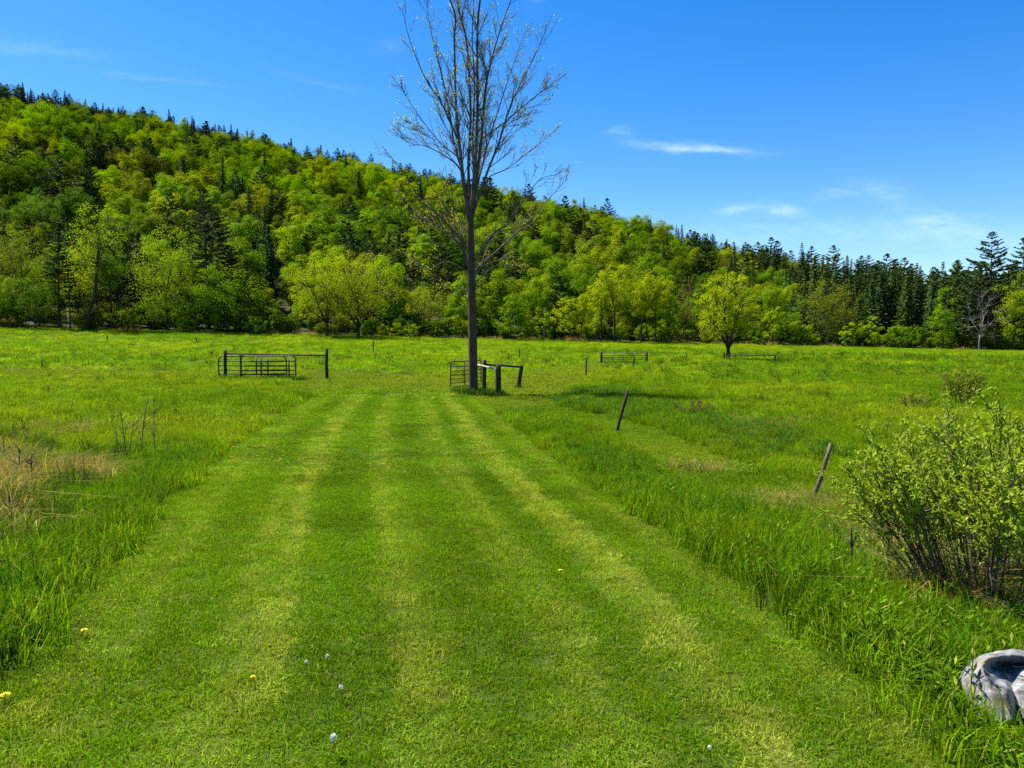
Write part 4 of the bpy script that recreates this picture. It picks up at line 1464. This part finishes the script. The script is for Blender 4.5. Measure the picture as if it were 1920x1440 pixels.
def build_fences():
    # left brace: two posts, a top rail, two gates leaning against it
    b1, b2 = hit(423, 712), hit(613, 711)
    s = b1.y / FPX
    post_at(423, 712, 657, 6.5, 'thick dark post at the left end of the gate stack on the left', seed=1)
    post_at(613, 711, 654, 6.0, 'dark post alone at the right end of the long rail on the left', seed=2)
    rail_between((b1.x, b1.y, b1.z + 48.5 * s), (b2.x, b2.y, b2.z + 44.5 * b2.y / FPX), 0.05, M_POST, 'long thin rail joining the two dark posts on the left', 3)
    y = b1.y + 0.22
    g1 = at_depth(409, y)
    gate('field_gate', 'longer steel gate of the stack leaning by the left post', (g1.x, y, g1.z + 0.12), 0.0, 128 * s, 41 * s,
         (0.18, 0.36, 0.56, 0.76), (0.33, 0.56), 0.046, M_STEEL, 0.34)
    y2 = b1.y + 0.42
    g2 = at_depth(452, y2)
    gate('field_gate', 'second steel gate standing behind, sticking out at the right of the left stack', (g2.x, y2, g2.z + 0.10), 0.02, 102 * s, 42 * s,
         (0.16, 0.34, 0.54, 0.75), (0.37, 0.49, 0.88), 0.044, M_STEEL, 0.22)
    # dark weeds grown through the gates: handled with the foot weeds
    # middle group round the bare tree
    bp = hit(934, 742)
    post_at(934, 742, 684, 11, 'thick weathered post right of the bare tree trunk', seed=5)
    bq = hit(908, 731)
    post_at(908, 731, 675, 8.5, 'dark square-topped post just behind the bare tree trunk', seed=6)
    br = hit(973, 726)
    post_at(972, 726, 685, 8, 'short post leaning right at the end of the dark rail', seed=7, lean_px=6)
    sp, sq, sr = bp.y / FPX, bq.y / FPX, br.y / FPX
    rail_between((bq.x, bq.y, bq.z + (731 - 683) * sq), (br.x + 5 * sr, br.y, br.z + (726 - 688) * sr), 0.06, M_POST, 'dark round rail from the middle post to the short leaning post', 8)
    bt = at_depth(896, TREE.y + 1.2)
    rail_between((bp.x, bp.y, bp.z + (742 - 693) * sp), (bt.x, bt.y, z_at(684, TREE.y + 1.2)), 0.045, M_RAIL, 'pale sunlit rail running from the thick post to behind the tree', 9)
    # rusty gate seen end on, left of the trunk
    ga = hit(845, 727)
    gb = at_depth(902, ga.y + 3.4)
    L = math.hypot(gb.x - ga.x, gb.y - ga.y)
    gate('rusty_gate', 'rusty tubular gate swung open behind the bare tree trunk', (ga.x, ga.y, ga.z + 0.05), math.atan2(gb.y - ga.y, gb.x - ga.x), L, 47 * ga.y / FPX,
         (0.14, 0.30, 0.46, 0.62, 0.80), (0.42, 0.97), 0.038, M_RUST, 0.10)
    # far gate with its two posts
    c1, c2 = hit(1127, 681), hit(1213, 683)
    s3 = c1.y / FPX
    post_at(1127, 681, 659.5, 3.2, 'left post of the far gate in the middle of the field', seed=11)
    post_at(1213, 683, 659, 3.2, 'right post of the far gate in the middle of the field', seed=12)
    gate('far_gate', 'steel gate between two posts far out in the field', (c1.x + 0.12, c1.y, c1.z + 0.08), math.atan2(c2.y - c1.y, c2.x - c1.x), (c2 - c1).length - 0.24, 18.5 * s3,
         (0.15, 0.33, 0.52, 0.72), (0.25, 0.5, 0.75), 0.032, M_STEEL, 0.06)
    # rail by the lone tree
    d1, d2 = hit(1379, 682), hit(1453, 684)
    s4 = d1.y / FPX
    post_at(1358, 677, 662, 3.4, 'short post just left of the lone field tree trunk', seed=13)
    post_at(1379, 682, 665, 2.6, 'thin post just right of the lone field tree trunk', seed=14)
    post_at(1453, 684, 665, 3.2, 'post at the right end of the low rail by the lone tree', seed=15)
    rail_between((d1.x - 0.5, d1.y, d1.z + 16 * s4), (d2.x, d2.y, d2.z + 17.5 * d2.y / FPX), 0.05, M_POST, 'low dark rail running right from the lone field tree', 16)
    # stakes of the old wire fence, near to far
    def stake(px0, py0, px1, py1, w, label, mat, seed, name='fence_stake'):
        post_at(px0, py0, py1, w, label, name, mat, px1 - px0, seed)
    stake(1521, 948, 1557, 830, 8.2, 'grey wooden stake leaning right, nearest one, left of the bush', M_STAKE, 21)
    stake(1157, 808, 1177, 731, 6, 'dark thin stake leaning right at the edge of the side track', M_POST, 22)
    stake(1186, 692, 1190, 668, 3.0, 'thin stake leaning right in front of the far gate', M_POST, 23)
    stake(1099, 706, 1099, 671, 3.0, 'thin upright stake left of the far gate', M_POST, 24)
    stake(1285, 680, 1287, 663, 2.2, 'small thin stake between the far gate and the lone tree', M_POST, 25)
    stake(974, 674, 974, 653, 2.0, 'thin stake in the far grass right of the bare tree', M_POST, 26)
    stake(700, 661, 700, 638, 2.0, 'thin stake in the far grass left of the bare tree', M_POST, 27)
    stake(1652, 672, 1652, 665, 2.6, 'left one of two short stakes far off before the dark conifers', M_POST, 28)
    stake(1697, 674, 1697, 663, 2.4, 'right one of two short stakes far off before the dark conifers', M_POST, 29)
    stake(369, 643, 367, 631, 2.2, 'tiny stake in the far grass above the left gate stack', M_POST, 30)
    stake(201, 641, 201, 629, 2.4, 'tiny dark stake in the far grass before the crooked tree', M_POST, 31)
    # weeds at the feet of posts, gates and trees
    r = np.random.default_rng(40)
    src = [tuft_mesh('foot_%d' % k, 80, 0.22, 0.12, 0.42, 0.016, 0.6, 600 + k, 0.6) for k in range(3)]
    X, Y, S = [], [], []
    for (px, py, w, n, sc) in ((485, 714, 75, 60, 1.0), (530, 713, 25, 22, 1.3), (888, 740, 20, 26, 1.1), (920, 743, 26, 24, 0.9), (860, 735, 18, 12, .8), (973, 728, 10, 8, .7),
                               (934, 745, 10, 8, .7), (1195, 684, 22, 26, 1.2), (1170, 683, 45, 18, .7), (1365, 678, 14, 12, .8), (1410, 684, 35, 18, .8), (1440, 686, 20, 6, 1.0),
                               (613, 714, 7, 6, .6)):
        for _ in range(n):
            h = hit(px + r.normal(0, w * 0.5), py + r.normal(0, 1.2))
            X.append(h.x)
            Y.append(h.y + r.uniform(0, 0.5))
            S.append(sc * r.uniform(0.6, 1.1))
    x, y = np.array(X), np.array(Y)
    p, r_, s_, i_ = place(x, y, 41, 1, 1, 3, 0.15)
    scatter('foot_weeds', p, vary(np.tile([0.030, 0.070, 0.010], (len(x), 1)), 42, 0.2), r_, s_ * np.array(S)[:, None], i_, src,
            'dark weeds growing up round gates, posts and tree feet', 'weeds')


build_fences()


# ------------------------------------------------------------------ bushes in the right foreground
def leafy_bush(name, label, loc, H, spread, stems, leaf_n, leaf_l, color, seed, bias=(0, 0), stem_r=0.0062, base_r=0.25, bare=0.38):
    r = np.random.default_rng(seed)
    t = thing(name, label, 'bush', loc)
    C, D = [], []
    for k in range(stems):
        a = r.random() * 6.283
        q = math.sqrt(r.random())
        b = np.array([math.cos(a) * base_r * q, math.sin(a) * base_r * q, -0.05])
        out = np.array([math.cos(a), math.sin(a), 0]) * spread * q * r.uniform(0.7, 1.15) + np.array([bias[0], bias[1], 0])
        h = H * r.uniform(0.62, 1.05) * (1 - 0.25 * q * q)
        e = b + out + np.array([0, 0, h])
        mid = b + out * 0.42 + np.array([0, 0, h * 0.55]) + r.normal(0, 0.05, 3)
        P = bez(b, mid, e, 7) + r.normal(0, 0.008, (7, 3))
        g = Geo()
        g.tube(P, np.linspace(stem_r * r.uniform(0.7, 1.35), 0.0022, 7), 5, cap=False)
        for j in range(r.integers(8, 14)):
            s = r.uniform(0.32, 0.95)
            i = min(5, int(s * 6))
            f = s * 6 - i
            p0 = P[i] * (1 - f) + P[i + 1] * f
            T = P[i + 1] - P[i]
            T /= np.linalg.norm(T)
            d = T + r.normal(0, 0.62, 3)
            d /= np.linalg.norm(d)
            L = H * r.uniform(0.12, 0.30) * (1.15 - s * 0.5)
            p1 = p0 + d * L + np.array([0, 0, L * 0.2])
            B = bez(p0, (p0 + p1) / 2 + r.normal(0, 0.012, 3), p1, 4)
            g.tube(B, [0.0035, 0.003, 0.0024, 0.0014], 4, cap=False)
            m = r.integers(5, 10)
            ss = r.uniform(0.25, 1.02, m)
            C.append(p0 + (p1 - p0) * ss[:, None])
            D.append(np.tile(d, (m, 1)))
        m = r.integers(8, 16)
        ss = r.uniform(bare, 1.0, m)
        C.append(np.stack([np.interp(ss * 6, np.arange(7), P[:, c]) for c in range(3)], 1))
        D.append(np.tile(P[-1] - P[-3], (m, 1)))
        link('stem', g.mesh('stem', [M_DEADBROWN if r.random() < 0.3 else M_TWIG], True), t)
    C, D = np.concatenate(C), np.concatenate(D)
    keep = C[:, 2] > H * bare * (0.7 + 0.5 * r.random(len(C)))
    C, D = C[keep], D[keep]
    rep = max(1, int(round(leaf_n / len(C))))
    C, D = np.repeat(C, rep, 0), np.repeat(D, rep, 0)
    C += r.normal(0, leaf_l * 0.35, C.shape)
    n = len(C)
    D = D / (np.linalg.norm(D, axis=1)[:, None] + 1e-9)
    T = D * 0.7 + r.normal(0, 0.7, (n, 3))
    T[:, 2] += 0.35
    T /= np.linalg.norm(T, axis=1)[:, None]
    N = r.normal(0, 0.8, (n, 3)) + np.array([0, 0, 0.9])
    N -= T * np.sum(N * T, 1)[:, None]
    N /= np.linalg.norm(N, axis=1)[:, None]
    B = np.cross(N, T)
    L = leaf_l * r.uniform(0.6, 1.25, (n, 1))
    Wd = L * r.uniform(0.36, 0.52, (n, 1))
    # leaf folded along its midrib: two quads
    b0 = C
    m1, m2, tp = C + T * L * 0.35, C + T * L * 0.7 - N * L * 0.03, C + T * L - N * L * 0.10
    lf = Wd * 0.5
    V = np.stack([b0, m1 - B * lf + N * lf * .35, m2 - B * lf * .8 + N * lf * .25, tp, m1 + B * lf + N * lf * .35, m2 + B * lf * .8 + N * lf * .25], 1).reshape(-1, 3)
    k = np.arange(n) * 6
    F = np.stack([np.stack([k, k + 3, k + 2, k + 1], 1), np.stack([k, k + 4, k + 5, k + 3], 1)], 1).reshape(-1, 4)
    me = np_mesh('foliage', V, F, [M_LEAF], face_attr=np.repeat(r.random(n), 2))
    o = link('foliage', me, t)
    o.color = (*color, 1)
    return t


def build_bushes():
    b = hit(1848, 1152)
    leafy_bush('leafy_bush', 'leafy bush with many thin dark stems in the right foreground', b, 1.60, 0.74, 90, 24000, 0.039, (0.225, 0.300, 0.028), 3,
               bias=(0.0, 0.05), base_r=0.34, bare=0.43)
    b = at_depth(2040, b.y + 0.5)
    leafy_bush('leafy_bush', 'second leafy bush running out of the picture at the right', b, 1.40, 0.7, 40, 8000, 0.038, (0.185, 0.265, 0.026), 4, base_r=0.3, bare=0.3)
    b = hit(1806, 762)
    H = (762 - 680) * b.y / FPX
    leafy_bush('field_shrub', 'small yellow-green shrub in the meadow above the leafy bush', b, H, H * 0.42, 26, 2600, H * 0.055, (0.15, 0.19, 0.020), 5,
               stem_r=0.01, base_r=0.15, bare=0.15)
    b = hit(1712, 768)
    leafy_bush('field_shrub', 'low pale shrub left of the small yellow-green shrub in the meadow', b, 0.7, 0.5, 12, 700, 0.06, (0.16, 0.18, 0.03), 6, bare=0.15)
    b = hit(1300, 778)
    leafy_bush('field_shrub', 'thin brownish shrub in the meadow beyond the leaning stake', b, 0.55, 0.5, 12, 160, 0.05, (0.13, 0.10, 0.04), 7, bare=0.2)


build_bushes()


# ------------------------------------------------------------------ dead stalks, dandelions, the pale sheet
def dead_weed(px, py_base, py_top, lean_px, label, seed, mat=None, branches=5):
    r = np.random.default_rng(seed)
    b = hit(px, py_base)
    s = b.y / FPX
    H = (py_base - py_top) * s
    g = Geo()
    e = np.array([lean_px * s, r.normal(0, 0.1) * H, H])
    C = bez(np.array([0, 0, -0.03]), e * 0.5 + r.normal(0, 0.03, 3) * H, e, 7)
    g.tube(C, np.linspace(0.011, 0.005, 7), 5)
    for _ in range(branches):
        t = r.uniform(0.3, 0.95)
        i = int(t * 6)
        p = C[min(i, 6)]
        d = np.array([r.normal(0, 0.6), r.normal(0, 0.5), r.uniform(0.5, 1.0)])
        L = H * r.uniform(0.14, 0.34)
        q = p + d / np.linalg.norm(d) * L
        g.tube(bez(p, (p + q) / 2 + r.normal(0, 0.015, 3), q, 4), [0.0065, 0.0052, 0.0044, 0.003], 4, cap=False)
        m = 9
        g.leaves(q + r.normal(0, 0.02, (m, 3)), r.normal(0, 1, (m, 3)), 0.03, 0.012, rng=r)
    return link('dead_weed', g.mesh('dead_weed', [mat or M_DEADBROWN]), None, b, label=label, category='weed')


def dandelion(px, py, state, label, size=1.0, seed=0, group=None):
    r = np.random.default_rng(seed)
    b = hit(px, py + 10)
    H = (0.06 if state == 'yellow' else 0.075) * r.uniform(0.8, 1.2)
    b = hit(px, py + H * FPX / b.y)
    t = thing('dandelion', label, 'flower', b, r.random() * 6, group)
    g = Geo()
    tip = np.array([r.normal(0, 0.008), r.normal(0, 0.008), H])
    g.tube(bez(np.array([0, 0, -0.01]), tip * 0.5 + r.normal(0, 0.004, 3), tip, 4), [0.0022] * 4, 5)
    link('stem', g.mesh('stem', [M_STEM], True), t)
    g = Geo()
    if state == 'yellow':
        for ring, (n, el_, L) in enumerate(((18, 0.18, 0.019), (14, 0.5, 0.016), (9, 0.95, 0.011))):
            a = np.arange(n) * 6.283 / n + ring * 0.2
            d = np.stack([np.cos(a) * math.cos(el_), np.sin(a) * math.cos(el_), np.full(n, math.sin(el_))], 1)
            N = np.stack([-np.cos(a) * math.sin(el_), -np.sin(a) * math.sin(el_), np.full(n, math.cos(el_))], 1)
            g.leaves(tip + d * L * size * 0.55, N, L * size * 1.15, 0.0065 * size, T=d, rng=r)
        link('petals', g.mesh('petals', [M_YELLOW]), t)
    else:
        n = 150
        d = r.normal(0, 1, (n, 3))
        d /= np.linalg.norm(d, axis=1)[:, None]
        g.leaves(tip + np.array([0, 0, 0.012]) + d * 0.0125 * size, d + r.normal(0, 0.5, (n, 3)), 0.009 * size, 0.004 * size, rng=r)
        link('seed_head', g.mesh('seed_head', [M_FLUFF]), t)
    return t


def build_sheet():
    """crumpled pale sheet in the weeds: folded lobes with real thickness"""
    c = hit(1893, 1330)
    t = thing('crumpled_sheet', 'crumpled weathered pale grey sheet lying in the weeds at lower right', 'sheet', c)
    m, nt, out = new_mat('weathered_sheet')
    tcn = nt.new('ShaderNodeTexCoord')
    n1 = nt.noise(tcn.outputs['Object'], 14.0, 8.0, 0.72)
    n2 = nt.noise(tcn.outputs['Object'], 6.0, 4.0, 0.55)
    col = nt.ramp(n1, [(0.40, (0.035, 0.03, 0.026)), (0.46, (0.12, 0.12, 0.118)), (0.58, (0.23, 0.235, 0.245))])
    st = nt.ramp(n2, [(0.46, (0, 0, 0)), (0.60, (1, 1, 1))])
    col = nt.mix(nt.math('MULTIPLY', st, 0.55), col, (0.17, 0.125, 0.06, 1))
    p = nt.new('ShaderNodeBsdfPrincipled')
    nt.l.new(col, p.inputs['Base Color'])
    p.inputs['Roughness'].default_value = 0.55
    bm = nt.new('ShaderNodeBump')
    bm.inputs['Strength'].default_value = 0.9
    bm.inputs['Distance'].default_value = 0.01
    nt.l.new(n1, bm.inputs['Height'])
    nt.l.new(bm.outputs[0], p.inputs['Normal'])
    nt.l.new(p.outputs[0], out.inputs['Surface'])
    s = c.y / FPX

    def panel(name, rows, thick, seed, n=14):
        """rows: left-to-right profile curves as (px, py, depth) triples; lofted"""
        r = np.random.default_rng(seed)
        R = []
        for row in rows:
            q = np.array([[(px - 960) / FPX * ((c.y + dy) * CP) * 1.012 - c.x, dy, z_at(py, c.y + dy) - c.z] for px, py, dy in row])
            tt = np.linspace(0, len(q) - 1, n)
            R.append(np.stack([np.interp(tt, np.arange(len(q)), q[:, k]) for k in range(3)], 1))
        R = np.array(R)
        mm = 21
        ti = np.linspace(0, len(R) - 1, mm)
        G = np.stack([[np.interp(ti, np.arange(len(R)), R[:, i, k]) for k in range(3)] for i in range(n)])   # n,3,mm
        G = np.transpose(G, (2, 0, 1))
        G = G + r.normal(0, 0.0035, G.shape)
        V = G.reshape(-1, 3)
        F = [(j * n + i, j * n + i + 1, (j + 1) * n + i + 1, (j + 1) * n + i) for j in range(mm - 1) for i in range(n - 1)]
        me = np_mesh(name, V, F, [m], smooth_shade=True)
        o = link(name, me, t)
        sd_ = o.modifiers.new('thickness', 'SOLIDIFY')
        sd_.thickness = thick
        ss = o.modifiers.new('round', 'SUBSURF')
        ss.levels = ss.render_levels = 1
        return o
    # one sheet, folded: rim along the top, a hollow under it, a ridge running down to the right
    panel('folded_sheet', [
        [(1812, 1268, .10), (1832, 1240, .10), (1856, 1228, .10), (1880, 1221, .12), (1905, 1218, .12), (1935, 1221, .12), (1990, 1232, .12)],
        [(1810, 1272, .04), (1832, 1246, -.01), (1856, 1236, -.03), (1880, 1230, -.02), (1905, 1228, -.01), (1935, 1232, -.01), (1990, 1240, 0)],
        [(1814, 1282, .0), (1836, 1262, -.06), (1852, 1250, -.06), (1876, 1246, .10), (1900, 1244, .12), (1935, 1243, .08), (1990, 1250, .06)],
        [(1820, 1300, -.04), (1842, 1290, -.10), (1864, 1275, -.12), (1886, 1268, -.02), (1906, 1262, .02), (1938, 1262, -.06), (1990, 1268, -.06)],
        [(1828, 1325, -.08), (1850, 1318, -.14), (1874, 1305, -.17), (1898, 1295, -.16), (1912, 1295, -.08), (1940, 1295, -.16), (1990, 1300, -.16)],
        [(1836, 1362, -.12), (1858, 1362, -.18), (1886, 1357, -.22), (1912, 1352, -.24), (1922, 1352, -.16), (1948, 1347, -.26), (1990, 1352, -.26)]], 0.006, 1, 25)


def build_small():
    dead_weed(238, 872, 770, -12, 'forked brown dead stalk left of the dead weed group', 1, branches=4)
    dead_weed(240, 862, 782, 14, 'brown dead stalk leaning right against the forked one', 2, branches=4)
    dead_weed(266, 862, 752, 2, 'tallest dead stalk with a brown seed head on the left bank', 3, branches=9)
    dead_weed(222, 858, 800, -2, 'thin dead stalk at the left of the dead weed group', 4, M_STRAW, 3)
    dead_weed(292, 858, 735, 6, 'thin pale stalk right of the tallest dead stalk', 5, M_STRAW, 4)
    dead_weed(312, 858, 815, 4, 'short dead stalk at the right of the dead weed group', 6, M_STRAW, 3)
    dead_weed(10, 870, 815, -3, 'dark dead stalk by the dry grass at the left picture edge', 7, branches=3)
    dead_weed(18, 1130, 1030, -14, 'dark dead stalk in the tall grass at the left picture edge', 8, branches=3)
    dead_weed(1594, 1095, 985, -4, 'thin upright dead stalk left of the leafy bush', 9, branches=3)
    dead_weed(1660, 830, 770, 4, 'dark dead stalk sticking up behind the leafy bush', 10, branches=4)
    dead_weed(1322, 910, 890, -12, 'dead stalk end sticking out of the tall grass at the right', 11, branches=1)
    dead_weed(30, 905, 838, 10, 'tangled brown dead weed, left one of three in the dry patch', 12, branches=12)
    dead_weed(62, 915, 850, -8, 'tangled brown dead weed, middle one of three in the dry patch', 13, branches=12)
    dead_weed(150, 930, 880, 12, 'low tangled brown dead weed at the right of the dry patch', 14, branches=12)
    dead_weed(12, 990, 930, 14, 'low brown dead weed under the pale straw at the left picture edge', 15, branches=10)
    Y = 'yellow'
    dandelion(75, 1125, Y, 'yellow dandelion in the tall grass on the left edge', 1.1, 1)
    dandelion(152, 1183, Y, 'yellow dandelion on the mown grass at the left', 1.0, 2)
    dandelion(8, 1305, Y, 'yellow dandelion at the lower left picture edge', 1.2, 3)
    dandelion(480, 1270, Y, 'small yellow dandelion left of the white seed heads', 0.7, 4)
    dandelion(1050, 1070, Y, 'yellow dandelion in the middle of the right half of the track', 0.9, 5)
    dandelion(1778, 1176, Y, 'yellow dandelion below the leafy bush', 1.1, 6)
    dandelion(578, 1244, 'w', 'white dandelion seed head, leftmost of the upper three', 0.85, 7)
    dandelion(618, 1235, 'w', 'white dandelion seed head, topmost of the upper three', 0.8, 8)
    dandelion(642, 1290, 'w', 'white dandelion seed head, lowest of the upper three', 0.85, 9)
    dandelion(628, 1388, 'w', 'lone round white dandelion seed head near the bottom edge', 1.1, 10)
    dandelion(1335, 1408, 'w', 'white dandelion seed head at the bottom right of the track', 0.6, 11)
    r = np.random.default_rng(9)
    ords = ['leftmost', 'second', 'third', 'fourth', 'fifth', 'sixth', 'seventh', 'eighth', 'ninth', 'tenth', 'eleventh', 'twelfth', 'thirteenth', 'rightmost']
    for k, q in enumerate(np.sort(r.uniform(430, 540, 14))):
        dandelion(q, r.uniform(825, 865), Y, '%s tiny yellow dandelion%s on the far left stripe of the track' % (ords[k], '' if k in (0, 13) else ' from left'), 1.0, 20 + k,
                  'tiny dandelions on the far left stripe')
    for k, q in enumerate(np.sort(r.uniform(640, 850, 14))):
        dandelion(q, r.uniform(740, 810), Y, '%s tiny yellow dandelion%s on the far track before the bare tree' % (ords[k], '' if k in (0, 13) else ' from left'), 1.2, 50 + k,
                  'tiny dandelions on the far track')
    build_sheet()


build_small()
